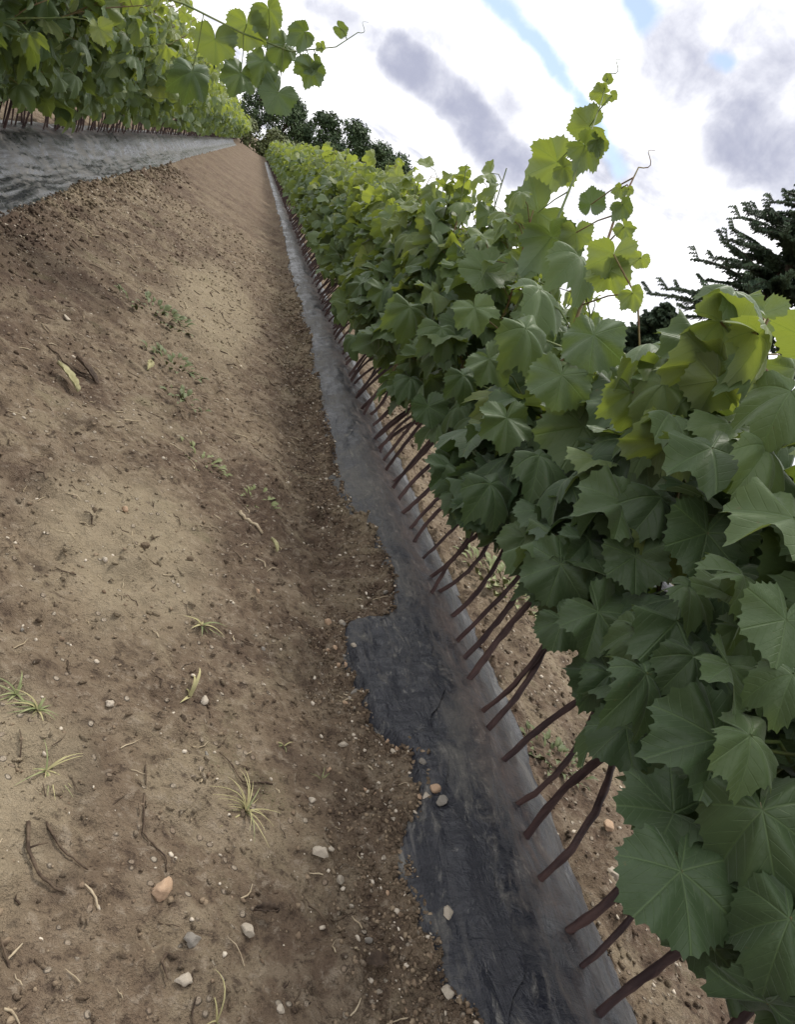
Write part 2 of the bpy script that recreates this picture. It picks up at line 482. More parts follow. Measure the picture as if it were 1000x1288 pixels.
# ------------------------------------------------------------------ mulch film
def film_z(X, Y, c, seed, wr):
    u = X - c
    z = bed(u) + .004 + np.where(np.abs(u) > .165, -.25 * (np.abs(u) - .165), 0)
    near = np.exp(-np.maximum(0, Y - 3) / 4)
    # slanting tension folds, plus folds along the row and small crumples
    a = fbm(X * .35 + Y * .9, X * 2.2 - Y * .35, .085, 3, seed, .55)
    l = fbm(X * 3.0, Y * .45, .10, 3, seed + 3, .5)
    r1 = 1 - np.abs(a) * 2.2
    if c < 0 and c > -1: z += (.004 * l + .0012 * a) * (.35 + .65 * near)
    else: z += wr * (.0045 * np.clip(r1, -.4, 1) + .0040 * l + .0018 * fbm(X, Y, .02, 3, seed + 8)) * (.35 + .65 * near)
    z += .004 * fbm(X, Y, .35, 2, seed + 12)
    if c < 0:                                     # long sharp wrinkles along the loose silvery side
        k = np.clip((u - .06) / .10, 0, 1) * near
        wv = X + .004 * np.sin(Y * 3.1) + .05 * fbm(X, Y, .8, 2, 75)
        g = 1 - np.abs(vnoise(wv / .011, Y * .7, 71)) * 1.6
        z += k * .0055 * np.clip(g, 0, 1) ** 2 + k * .004 * vnoise(wv / .05, Y * 1.2, 72)
    d = edge_inside(X, Y)
    z -= .035 * np.clip(-(d + .004) / .02, 0, 1)  # tucked under the soil
    return z


def film_strip(name, c, seed, mat, wr, x0, x1, label):
    ys = np.array(grow(-1.5, .2, .03, 1.0) + grow(.21, 3.2, .0062, 1.0) + grow(3.22, 26, .012, 1.012))
    xs = np.arange(c + x0, c + x1, .006)
    o = link(name, grid_mesh(name, xs, ys, lambda X, Y: film_z(X, Y, c, seed, wr), mat))
    tag(o, label, "mulch film", "plastic mulch films under the vine rows")
    return o


film_strip("mulch_film", RX, 3, M_FILM_R, 1.0, -.165, .18, "dusty black plastic mulch film running along the right-hand vine row")
film_strip("mulch_film", LX, 50, M_FILM_L, 2.0, -.17, .285, "wrinkled silvery plastic mulch film under the left-hand vine row")
film_strip("mulch_film", RX + ROW, 90, M_FILM_R, 1.0, -.165, .18, "black mulch film under the farther vine row glimpsed behind the right-hand stems")

# loose overlapping end of film lying over the near bed, its square corner sticking out of the soil
def flap():
    ys = np.arange(.925, .16, -.0075); V = []
    nu = 26
    for j, y in enumerate(ys):
        xl = .400; xr = .505 - .035 * (.925 - y) + .012 * math.sin(y * 17) + .006 * math.sin(y * 51)
        if j < 6: xl = .424 - .004 * j
        X = np.linspace(xl, xr, nu + 1); Y = np.full_like(X, y) - .012 * (X - xl) / .1 + .003 * np.sin(X * 300)
        Z = film_z(X, Y, RX, 3, 1.0) + .0028 + .004 * math.exp(-j / 2.0) * (.4 + np.abs(np.sin(X * 45)))
        V += list(zip(X, Y, Z))
    F = [(a, a + nu + 1, a + nu + 2, a + 1) for j in range(len(ys) - 1) for i in range(nu) for a in [j * (nu + 1) + i]]
    return mesh("film_overlap", V, np.array(F), M_FILM_D)


tag(link("film_overlap", flap()), "cleaner blackish loose piece of film with a square corner overlapping the dusty right-hand film", "mulch film")


# ------------------------------------------------------------------ leaf meshes
CP = [(0, .62), (14, .565), (27, .50), (40, .525), (52, .57), (66, .52), (79, .46), (92, .475), (105, .49), (118, .455), (132, .42), (147, .40), (158, .35), (168, .25), (175, .14), (180, .07)]


def leaf_mesh(name, nperi, rings, seed, fold, droop, ripple, mat, teeth=17):
    r_ = random.Random(seed)
    lob = [1 + r_.uniform(-.07, .07) for _ in range(7)]
    depth = r_.uniform(.3, 1.25)
    V = [(0, 0, 0)]; UV = [(0, 0)]
    pts = []
    for i in range(nperi):
        a = 360 * (i + .5) / nperi - 180
        d = abs(a)
        r = np.interp(d, *zip(*CP))
        base = np.interp(d, [0, 52, 105, 147, 168, 180], [.62, .57, .49, .40, .25, .07])
        r = base + (r - base) * depth
        r *= lob[int((a + 180) / 52) % 7] if d < 150 else 1
        if nperi > 30:
            ph = (a + 180) / 360 * teeth * 2
            saw = (ph % 1.0)
            r += (.058 * (1 - abs(saw * 2 - 1)) - .024) * min(1, (180 - d) / 30) * (1.25 if int(ph) % 2 else .8)
        pts.append((math.radians(a), r))
    c1 = [r_.uniform(-1, 1) for _ in range(8)]
    st = math.radians(52)
    for k in range(1, rings + 1):
        f = (k / rings) ** .85
        for a, r in pts:
            rr = r * f
            x, y = rr * math.sin(a), rr * math.cos(a)
            dl = (a + st / 2 + 10 * st) % st - st / 2
            z = fold * abs(x) * .9 - droop * (rr ** 2) * 1.5
            z += ripple * rr * (math.sin(a * 3 + c1[0] * 3) * .35 + c1[1] * .3 * math.sin(a * 2 + c1[2] * 3))
            z += ripple * .5 * (rr ** 2) * math.sin(a * 7 + c1[3] * 3)
            z += .055 * rr * (abs(dl) / (st / 2)) ** .6 * (1 - f * .5)
            z += c1[4] * .10 * x * y
            V.append((x, y, z)); UV.append((x, y))
    F = []
    n = nperi
    for i in range(n - 1): F.append((0, 1 + i + 1, 1 + i))
    for k in range(rings - 1):
        b0 = 1 + k * n; b1 = b0 + n
        for i in range(n - 1): F.append((b0 + i, b0 + i + 1, b1 + i + 1, b1 + i))
    me = mesh(name, V, F, mat, True, UV)
    # normals must face +Z
    if sum(p.normal.z for p in me.polygons) < 0: me.flip_normals()
    return me


PAR = [(.22, .35, .40), (-.05, .75, .55), (.45, .2, .35), (.10, .9, .65), (-.20, .3, .8), (.30, 1.0, .4), (.05, .15, .65)]
LEAF_HI = [leaf_mesh("leaf_blade", 102, 6, 10 + i, *p, M_LEAF) for i, p in enumerate(PAR)]
LEAF_MD = [leaf_mesh("leaf_blade_mid", 51, 3, 30 + i, *p, M_LEAF) for i, p in enumerate(PAR)]
LEAF_LO = [leaf_mesh("leaf_blade_far", 20, 2, 50 + i, *p, M_LEAF) for i, p in enumerate(PAR[:4])]


def frame(n, t):
    n = Vector(n).normalized(); t = Vector(t); t = (t - n * t.dot(n)).normalized()
    x = t.cross(n)
    return Matrix((x, t, n)).transposed()


def tube(V, F, pts, radii, sides=6, cap=True):
    """append a tapering tube along pts"""
    b = len(V); n = len(pts)
    for i, p in enumerate(pts):
        p = Vector(p)
        d = (Vector(pts[min(i + 1, n - 1)]) - Vector(pts[max(i - 1, 0)])).normalized()
        u = d.cross(Vector((.3, .9, .1))).normalized(); v = d.cross(u)
        for s in range(sides):
            a = 2 * math.pi * s / sides
            V.append(tuple(p + (u * math.cos(a) + v * math.sin(a)) * radii[i]))
    for i in range(n - 1):
        for s in range(sides):
            a0 = b + i * sides + s; a1 = b + i * sides + (s + 1) % sides
            F.append((a0, a1, a1 + sides, a0 + sides))
    if cap:
        F.append(tuple(b + s for s in range(sides))[::-1]); F.append(tuple(b + (n - 1) * sides + s for s in range(sides)))


# ------------------------------------------------------------------ grafted vines
HERO = [
 (0.46, 0.57, 0.533, -0.482, -0.122, 0.867, 0.315, -0.948, 0.041, 0.077, 0.4),
 (0.48, 0.613, 0.52, -0.36, -0.28, 0.89, -0.46, -0.776, -0.43, 0.059, 0.3),
 (0.45, 0.583, 0.581, -0.024, -0.343, 0.939, -0.078, -0.936, -0.344, 0.059, 0.4),
 (0.45, 0.469, 0.409, -0.412, -0.091, 0.907, 0.578, -0.795, 0.183, 0.051, 0.3),
 (0.46, 0.501, 0.341, -0.542, -0.295, 0.787, -0.499, -0.64, -0.584, 0.054, 0.2),
 (0.45, 0.405, 0.412, -0.364, -0.419, 0.832, 0.702, -0.71, -0.051, 0.046, 0.3),
 (0.42, 0.523, 0.501, -0.484, -0.217, 0.848, -0.15, -0.934, -0.324, 0.093, 0.25),
 (0.43, 0.609, 0.411, -0.354, -0.48, 0.803, -0.84, -0.213, -0.498, 0.093, 0.3),
 (0.44, 0.914, 0.381, -0.261, -0.747, 0.611, 0.304, -0.665, -0.682, 0.09, 0.3),
 (0.46, 0.509, 0.435, -0.442, -0.752, 0.49, 0.025, -0.556, -0.831, 0.084, 0.05),
 (0.41, 0.416, 0.49, -0.516, -0.193, 0.835, -0.816, -0.186, -0.547, 0.083, 0.45),
 (0.42, 0.348, 0.344, -0.499, -0.512, 0.7, -0.792, -0.058, -0.607, 0.097, 0.05),
 (0.43, 0.286, 0.274, -0.493, -0.387, 0.779, 0.052, -0.907, -0.418, 0.083, 0.08),
 (0.44, 0.284, 0.338, -0.823, -0.337, 0.457, 0.074, -0.862, -0.501, 0.084, 0.1),
 (0.44, 0.65, 0.567, 0.273, 0.551, 0.789, -0.501, 0.782, -0.372, 0.084, 0.8),
 (0.45, 0.625, 0.548, 0.467, 0.722, 0.51, 0.436, 0.314, -0.843, 0.069, 0.9),
 (0.41, 0.491, 0.562, -0.758, -0.363, 0.543, -0.351, -0.475, -0.807, 0.07, 0.3),
 (0.43, 0.842, 0.467, -0.437, -0.801, 0.41, 0.223, -0.538, -0.813, 0.085, 0.25),
 (0.44, 0.856, 0.526, -0.788, -0.529, 0.315, 0.115, -0.629, -0.769, 0.096, 0.2),
 (0.44, 1.023, 0.491, -0.254, -0.707, 0.66, 0.655, -0.628, -0.421, 0.104, 0.5),
 (0.46, 1.102, 0.556, -0.125, -0.331, 0.935, 0.971, -0.236, 0.046, 0.122, 0.45),
 (0.47, 0.55, 0.323, -0.507, -0.602, 0.616, 0.648, -0.738, -0.188, 0.084, 0.1),
 (0.46, 0.647, 0.311, -0.611, -0.708, 0.354, 0.037, -0.473, -0.881, 0.092, 0.12),
 (0.47, 0.571, 0.378, -0.726, -0.54, 0.424, 0.151, -0.728, -0.669, 0.07, 0.08),
 (0.45, 0.468, 0.371, -0.438, -0.256, 0.862, -0.666, -0.551, -0.503, 0.087, 0.1),
 (0.43, 0.433, 0.424, -0.276, 0.014, 0.961, -0.956, 0.102, -0.276, 0.065, 0.35),
 (0.42, 0.403, 0.447, -0.015, -0.242, 0.97, 0.989, -0.145, -0.021, 0.068, 0.3),
 (0.41, 0.349, 0.436, -0.581, -0.561, 0.589, -0.125, -0.654, -0.746, 0.064, 0.3),
 (0.44, 0.429, 0.333, -0.134, -0.377, 0.916, 0.272, -0.903, -0.332, 0.072, 0.12),
 (0.42, 0.358, 0.397, -0.196, -0.299, 0.934, 0.776, -0.629, -0.039, 0.062, 0.2),
 (0.41, 0.322, 0.417, -0.733, -0.185, 0.655, -0.434, -0.614, -0.659, 0.048, 0.25),
 (0.46, 0.871, 0.305, -0.278, -0.546, 0.79, 0.504, -0.783, -0.364, 0.091, 0.08),
 (0.47, 0.825, 0.384, -0.442, -0.188, 0.877, 0.537, -0.838, 0.091, 0.084, 0.1),
 (0.48, 1.051, 0.254, -0.036, -0.59, 0.807, 0.462, -0.725, -0.51, 0.102, 0.08),
 (0.44, 0.351, 0.281, -0.384, 0.046, 0.922, -0.916, 0.106, -0.387, 0.08, 0.05),
 (0.46, 1.431, 0.401, -0.266, -0.499, 0.825, 0.351, -0.847, -0.399, 0.102, 0.4),
 (0.46, 1.726, 0.376, -0.156, -0.702, 0.695, 0.251, -0.708, -0.66, 0.119, 0.4),
 (0.46, 1.333, 0.469, -0.529, -0.626, 0.572, 0.395, -0.779, -0.487, 0.097, 0.5),
 (0.46, 1.124, 0.425, -0.528, -0.691, 0.495, 0.663, -0.699, -0.269, 0.082, 0.3),
 (0.47, 1.66, 0.444, -0.006, -0.396, 0.918, 0.522, -0.784, -0.335, 0.107, 0.6),
 (0.47, 2.101, 0.351, 0.043, -0.684, 0.728, 0.326, -0.68, -0.657, 0.111, 0.4),
 (0.43, 0.644, 0.634, -0.309, -0.17, 0.936, 0.92, -0.303, 0.249, 0.091, 0.35),
 (0.43, 0.63, 0.604, 0.303, 0.72, 0.625, 0.83, -0.522, 0.198, 0.079, 0.6),
 (0.44, 0.687, 0.583, 0.059, -0.281, 0.958, -0.986, -0.167, 0.012, 0.077, 0.3),
 (0.42, 0.563, 0.597, 0.393, 0.022, 0.919, 0.835, -0.428, -0.347, 0.072, 0.7),
 (0.5, 1.079, 0.642, -0.122, 0.886, 0.447, 0.561, 0.433, -0.706, 0.086, 0.7),
 (0.5, 1.162, 0.628, -0.105, -0.291, 0.951, 0.317, -0.916, -0.245, 0.114, 0.4),
 (0.43, 0.603, 0.515, -0.317, 0.171, 0.933, 0.801, -0.479, 0.36, 0.079, 0.3),
 (0.45, 0.723, 0.426, -0.325, 0.124, 0.938, -0.945, 0.007, -0.328, 0.066, 0.6),
 (0.44, 0.625, 0.486, 0.462, 0.665, 0.587, -0.568, 0.73, -0.38, 0.077, 0.7),
 (0.45, 0.724, 0.499, -0.233, -0.868, 0.439, 0.425, -0.497, -0.757, 0.06, 0.6),
 (0.5, 1.686, 0.601, -0.476, -0.35, 0.807, 0.154, -0.936, -0.316, 0.086, 0.6),
 (0.49, 1.698, 0.514, -0.402, -0.525, 0.75, 0.265, -0.851, -0.453, 0.087, 0.5),
 (0.5, 1.365, 0.579, -0.085, -0.327, 0.941, 0.106, -0.942, -0.318, 0.087, 0.4),
 (0.47, 0.59, 0.439, -0.224, -0.444, 0.868, 0.38, -0.86, -0.341, 0.087, 0.1),
 (0.48, 0.657, 0.354, -0.252, -0.529, 0.81, 0.361, -0.828, -0.429, 0.068, 0.08),
 (0.48, 0.603, 0.282, -0.617, -0.575, 0.537, 0.578, -0.794, -0.188, 0.06, 0.08),
 (0.48, 0.506, 0.289, -0.56, -0.394, 0.729, 0.102, -0.906, -0.411, 0.059, 0.05),
 (0.48, 0.45, 0.273, -0.792, -0.213, 0.572, -0.022, -0.926, -0.376, 0.07, 0.05),
 (0.5, 0.283, 0.231, -0.716, -0.598, -0.359, 0.619, -0.308, -0.722, 0.076, 0.04),
 (0.45, 0.242, 0.305, -0.806, -0.302, 0.509, -0.28, -0.563, -0.777, 0.065, 0.08),
 (0.42, 0.312, 0.377, -0.334, -0.378, 0.863, 0.717, -0.697, -0.028, 0.055, 0.35),
 (0.43, 0.481, 0.526, -0.079, -0.343, 0.936, 0.498, -0.827, -0.261, 0.06, 0.4),
 (0.49, 0.778, 0.334, -0.371, -0.039, 0.928, 0.237, -0.97, 0.054, 0.079, 0.06),
 (0.5, 1.355, 0.267, -0.154, -0.863, 0.481, 0.572, -0.474, -0.669, 0.09, 0.1),
 (0.5, 1.546, 0.275, -0.392, -0.253, 0.885, 0.422, -0.904, -0.071, 0.079, 0.1),
 (0.48, 1.242, 0.367, -0.215, -0.722, 0.657, 0.54, -0.649, -0.537, 0.068, 0.15),
 (0.47, 0.991, 0.412, -0.238, -0.06, 0.969, 0.612, -0.785, 0.102, 0.079, 0.12),
 (0.49, 0.236, 0.254, -0.419, -0.694, -0.586, 0.836, -0.043, -0.547, 0.071, 0.04),
 (0.46, 0.427, 0.366, -0.398, -0.515, 0.76, 0.265, -0.857, -0.442, 0.058, 0.1),
 (0.46, 0.338, 0.334, -0.253, -0.278, 0.927, 0.37, -0.913, -0.173, 0.065, 0.06),
 (0.48, 0.361, 0.295, -0.342, -0.385, 0.857, 0.286, -0.912, -0.295, 0.062, 0.04),
]


def canopy_top(y, side):
    if side > 0:
        return float(np.interp(y, [-1, .5, .8, .95, 1.1, 1.35, 1.9, 2.4, 4, 8, 30], [.66, .66, .60, .49, .52, .66, .71, .69, .72, .74, .74]))
    return float(np.interp(y, [-1, 1, 2, 4, 30], [.70, .72, .74, .74, .74]))


used_slots = []


def plan_vine(rnd, x0, y0, side, top, n_leaf, near):
    """side +1: right row (aisle at -x), -1: left row (aisle at +x). Returns stem, shoots, leaves in local coordinates"""
    out = -side
    bz = float(bed(np.array(x0 - (RX if side > 0 else LX)))) if near else .07
    lean_y = rnd.gauss(.010, .015); lean_x = rnd.uniform(.005, .055) * side
    hz = rnd.uniform(.15, .19) if (side > 0 and y0 < 1.6) else (rnd.uniform(.115, .15) if side > 0 else rnd.uniform(.085, .125))
    bow = rnd.uniform(-.028, .02); bowx = rnd.uniform(-.02, .02)
    stem = []
    for i in range(7):
        f = i / 6
        k = 4 * f * (1 - f)
        stem.append((lean_x * f + bowx * k, lean_y * f + bow * k, -.03 + (hz + .03) * f))
    st_r = rnd.uniform(.0030, .0049)
    shoots = []; leaves = []
    ns = rnd.choice([1, 1, 2]) if near else 1
    for s in range(ns):
        H = top - bz + rnd.uniform(-.10, .05)
        if s: H *= rnd.uniform(.6, .9)
        tx = out * rnd.uniform(-.10, .12) + (out * .20 if side < 0 else 0); ty = rnd.uniform(-.10, .10)
        ph = rnd.uniform(0, 6.28)
        pts = []
        for i in range(9):
            f = i / 8
            z = hz + (H - hz) * f
            pts.append((stem[-1][0] + tx * f ** 1.6 + .012 * math.sin(ph + f * 7), stem[-1][1] + ty * f + .012 * math.cos(ph + f * 6), z - bz * 0))
        shoots.append(pts)
        m = n_leaf if s == 0 else int(n_leaf * .4)
        for j in range(m):
            f = (j + rnd.uniform(0, .9)) / m
            f = f ** .85
            q = min(int(f * 8), 7); w_ = f * 8 - q
            a = Vector(pts[q]).lerp(Vector(pts[q + 1]), w_)
            sgn = out if rnd.random() < .66 else -out
            az = rnd.gauss(0, .75)
            dirv = Vector((sgn * math.cos(az), math.sin(az), 0))
            age = max(0, min(1, (f - .55) * 1.3 + rnd.uniform(-.15, .25))) if rnd.random() < .9 else rnd.uniform(.5, .9)
            age = age if f > .35 else rnd.uniform(0, .25)
            if y0 > 1.3: age = min(1, age + .25 * min(1, (y0 - 1.3) / 1.5) + rnd.uniform(0, .15))
            size = rnd.uniform(.060, .112) * (1 - .45 * max(0, f - .75) / .25)
            pl = rnd.uniform(.035, .095) * (1 - .4 * f)
            if side < 0 and sgn == out: pl *= 1.25
            p = a + dirv * pl + Vector((0, 0, rnd.uniform(-.01, .035)))
            nn = dirv * rnd.uniform(.05, .95) + Vector((rnd.gauss(0, .40), rnd.gauss(0, .40), rnd.uniform(.30, 1.0)))
            tt = Vector((dirv.x * .6 + rnd.gauss(0, .55), dirv.y * .6 + rnd.gauss(0, .55), -.7))
            leaves.append((p, nn, tt, size, age, a))
    return stem, st_r, hz, shoots, leaves, bz


def build_vine(x0, y0, side, n_leaf, lod, rnd, label, group, top=None, hero=(), extra_shoots=(), stem_override=None, skip=None):
    top = canopy_top(y0, side) if top is None else top
    stem, st_r, hz, shoots, leaves, bz = plan_vine(rnd, x0, y0, side, top, n_leaf, True)
    if stem_override:
        stem = [Vector(p) for p in stem_override]
    root = link("grapevine", None, loc=(x0, y0, bz))
    root.empty_display_size = .02
    tag(root, label, "grapevine", group)
    V, F = [], []
    n = len(stem)
    kn = [rnd.uniform(-.16, .20) for _ in range(40)]
    if lod == 0:                                   # knobbly bark: more rings, each its own girth
        fine = []
        for i in range(n - 1):
            for t in range(3): fine.append(Vector(stem[i]).lerp(Vector(stem[i + 1]), t / 3) + Vector((kn[i * 3 + t] * .004, kn[(i * 3 + t) * 2 % 40] * .004, 0)))
        fine.append(Vector(stem[-1])); stem = fine; n = len(stem)
    rad = [st_r * ((1.12 if i == 0 else .95) + kn[i % 40] * .8) for i in range(n)]
    sides = 8 if lod == 0 else 5
    tube(V, F, stem, rad, sides)
    link("stem", mesh("stem", V, F, M_STEM), root)
    V, F = [], []
    g0 = Vector(stem[-1])
    tube(V, F, [g0 - Vector((0, 0, .012)), g0, g0 + Vector((0, .002, .014)), g0 + Vector((.002, .002, .03))], [st_r * 1.1, st_r * 1.6, st_r * 1.45, st_r * .8], sides)
    if lod == 0: link("graft_union", mesh("graft_union", V, F, M_WAX), root)
    V, F = [], []
    for pts in shoots:
        tube(V, F, pts, [.0032 - .0018 * i / 8 for i in range(9)], 5 if lod < 2 else 3, False)
    kept = []
    for L in leaves:
        if skip and skip(Vector((x0, y0, bz)) + L[0]): continue
        kept.append(L)
    if lod < 2:
        for (p, nn, tt, size, age, a) in kept:
            mid = (a + p) * .5 + Vector((0, 0, .008))
            tube(V, F, [a, mid, p], [.0014, .0011, .0010], 3, False)
    hl = []
    for h in hero:
        p = Vector(h[0:3]) - Vector((x0, y0, bz)); nn = Vector(h[3:6]); tt = Vector(h[6:9]); size = h[9] * (.95 if h[9] < .085 else .85)
        p = p - tt * size * .18                                  # traced point is the blade centre
        zz = min(max(p.z - .04, hz + .01), shoots[0][-1][2])
        i = min(range(9), key=lambda i: abs(shoots[0][i][2] - zz)); a = Vector(shoots[0][i])
        mid = (a + p) * .5 + Vector((0, 0, .015)) - tt * .02
        tube(V, F, [a, (a + mid) * .5, mid, (mid + p) * .5 - nn * .004, p], [.0019, .0016, .0015, .0014, .0013], 5, False)
        hl.append((p, nn, tt, size, h[10], a))
    link("shoot", mesh("shoot", V, F, M_SHOOT if rnd.random() < .65 else M_SHOOT_RED), root)
    for pts, lv in extra_shoots:
        V, F = [], []
        b = Vector((x0, y0, bz))
        pl = [Vector(p) - b for p in pts]
        tube(V, F, pl, [.0032 - .0021 * i / (len(pl) - 1) for i in range(len(pl))], 6, False)
        for (P, nn, tt, size, age) in lv:
            P = Vector(P) - b
            a = min((pl[i].lerp(pl[i + 1], t / 6) for i in range(len(pl) - 1) for t in range(7)), key=lambda q: (q - P).length)
            tt = Vector(tt); base = P - tt.normalized() * size * .18
            tube(V, F, [a, (a + base) * .5 + Vector((0, 0, .006)), base], [.0014, .0012, .001], 4, False)
            hl.append((base, Vector(nn), tt, size, age, a))
        # curling tendril near the tip
        e = pl[-1]
        tube(V, F, [e + Vector((.010 * math.sin(t * .7) + .0012 * t, .006 * math.cos(t * .7) - .006 + .001 * t, .004 * t)) for t in range(10)], [.0010 - .00007 * t for t in range(10)], 4, False)
        link("long_shoot", mesh("long_shoot", V, F, M_SHOOT_RED if rnd.random() < .4 else M_SHOOT), root)
    lib = (LEAF_HI, LEAF_MD, LEAF_LO)[lod]
    for k, (p, nn, tt, size, age, a) in enumerate(kept + hl):
        me = LEAF_HI[(k * 3) % 7] if (k >= len(kept)) else rnd.choice(lib)
        o = bpy.data.objects.new("leaf", me); COL.objects.link(o)
        o.parent = root
        o.matrix_local = Matrix.Translation(p) @ frame(nn, tt).to_4x4() @ Matrix.Diagonal((size * rnd.uniform(.92, 1.08), size, size, 1))
        o.color = (age, rnd.random(), 0, 1)
    return root


rnd = random.Random(5)
# stem feet of the right-hand row, nearest first (metres along the row)
near_y = [.300, .352, .394, .437, .489, .531, .593, .641, .697, .742, .788, .842, .90, .966, 1.005, 1.047, 1.095, 1.148, 1.199, 1.254, 1.331, 1.385, 1.44, 1.50]
ORD = ["first", "second", "third", "fourth", "fifth", "sixth", "seventh", "eighth", "ninth", "tenth", "eleventh", "twelfth", "thirteenth",
       "fourteenth", "fifteenth", "sixteenth", "seventeenth", "eighteenth", "nineteenth", "twentieth", "twenty-first", "twenty-second",
       "twenty-third", "twenty-fourth"]
right = [(y, None) for y in (.02, .07, .12, .165, .21, .255)] + [(y, i) for i, y in enumerate(near_y)]
y = 1.55
while y < 7.6:
    right.append((y, 99)); y += .038 + rnd.uniform(-.008, .012)
heroes = {i: [] for i in range(len(right))}
for h in HERO:
    if h[0] > .5 and False: continue
    i = min(range(len(right)), key=lambda i: abs(right[i][0] - (h[1] + .02)) + .015 * len(heroes[i]))
    heroes[i].append(h)

TALL = ([(.56, 1.42, .45), (.54, 1.43, .60), (.52, 1.431, .694), (.52, 1.478, .768), (.52, 1.544, .857), (.52, 1.60, .93), (.52, 1.662, .992)],
        [((0.52, 1.658, 0.79), (0.248, 0.791, 0.559), (-0.435, 0.606, -0.665), 0.113, 0.65),
         ((0.52, 1.609, 0.874), (0.248, 0.767, 0.592), (-0.592, 0.603, -0.534), 0.081, 0.6),
         ((0.52, 1.492, 0.825), (0.268, 0.768, 0.582), (0.962, -0.184, -0.2), 0.075, 0.45),
         ((0.52, 1.467, 0.844), (0.269, 0.76, 0.591), (0.888, -0.434, 0.153), 0.043, 0.65),
         ((0.52, 1.637, 0.948), (0.239, 0.752, 0.614), (-0.711, 0.566, -0.417), 0.041, 0.8),
         ((0.52, 1.644, 0.981), (0.236, 0.745, 0.624), (-0.291, -0.558, 0.777), 0.022, 0.65),
         ((0.52, 1.538, 0.784), (0.265, 0.783, 0.564), (0.95, -0.311, -0.014), 0.047, 0.6),
         ((0.52, 1.553, 0.936), (0.25, 0.746, 0.617), (0.95, -0.314, -0.005), 0.021, 0.7),
         ((0.52, 1.571, 0.675), (0.268, 0.811, 0.52), (-0.22, 0.577, -0.787), 0.127, 0.4),
         ((0.52, 1.358, 0.638), (0.307, 0.802, 0.513), (0.8, 0.074, -0.595), 0.111, 0.2),
         ])
TALL2 = ([(.56, 1.12, .45), (.53, 1.16, .60), (.52, 1.17, .66), (.52, 1.215, .719), (.52, 1.235, .765), (.52, 1.25, .80)],
         [((0.52, 1.344, 0.737), (0.505, 0.808, 0.303), (-0.572, 0.051, 0.819), 0.052, 0.1),
         ((0.52, 1.258, 0.758), (0.313, 0.758, 0.573), (0.344, 0.471, -0.812), 0.025, 0.65),
         ((0.52, 1.201, 0.731), (0.328, 0.757, 0.565), (0.895, -0.058, -0.442), 0.036, 0.3),
         ((0.52, 1.147, 0.699), (0.344, 0.759, 0.553), (0.922, -0.163, -0.35), 0.034, 0.65),
         ((0.52, 1.049, 0.662), (0.374, 0.753, 0.541), (0.381, 0.407, -0.83), 0.027, 0.8),
         ((0.52, 0.996, 0.614), (0.396, 0.759, 0.517), (0.863, -0.115, -0.492), 0.034, 0.75),
         ((0.52, 1.089, 0.626), (0.368, 0.771, 0.519), (0.87, -0.089, -0.484), 0.065, 0.7),
         ((0.52, 1.296, 0.665), (0.316, 0.788, 0.528), (0.694, 0.187, -0.695), 0.057, 0.6),
         ((0.52, 1.226, 0.76), (0.319, 0.752, 0.576), (0.839, 0.059, -0.542), 0.017, 0.7),
          ])
occ = [Vector(h[:3]) for h in HERO]


def skip_right(p):
    # leave the traced big leaves in front unobstructed and keep the foot of the row open
    if p.x < .425 and p.y < 1.3: return True
    if p.z < (.255 if p.y < 1.0 else (.215 if p.y < 1.7 else .13)) and p.x < .63: return True
    if .80 < p.y < 1.16 and p.z > .555: return True
    for q in occ:
        d = p - q
        if abs(d.y) < .035 and abs(d.z) < .035 and p.x < q.x + .01: return True
    return False


GR = "grafted vines of the right-hand row"
for i, (y0, k) in enumerate(right):
    if k is None: lab = "leafy vine of the right-hand row whose foot lies below the bottom edge of the photo"
    elif k < 24: lab = "right-hand row vine whose bare brown stem is %s up from the bottom edge" % ORD[k]
    else: lab = "slim vine in the crowded far stretch of the right-hand row, beyond the twenty-fourth bare stem"
    lod = 0 if y0 < 1.7 else (1 if y0 < 4 else 2)
    nl = 22 if y0 < 1.2 else 16 if y0 < 2.2 else (14 if y0 < 4 else 12)
    over = None
    if k == 4: over = [(0, 0, -.03), (.003, -.006, .01), (.01, -.002, .05), (.022, .018, .085), (.035, .045, .11), (.045, .07, .125), (.05, .09, .135)]
    if k == 8: over = [(0, 0, -.03), (.003, 0, .01), (.01, .005, .05), (.018, .018, .085), (.022, .035, .12), (.025, .045, .14), (.028, .05, .155)]
    ex = []
    if k == 22: ex.append(TALL)
    if k == 17: ex.append(TALL2)
    jx = rnd.uniform(-.008, .008)
    build_vine(RX + jx, y0, 1, nl, lod, rnd, lab, GR, hero=heroes[i], extra_shoots=ex, stem_override=over, skip=skip_right)

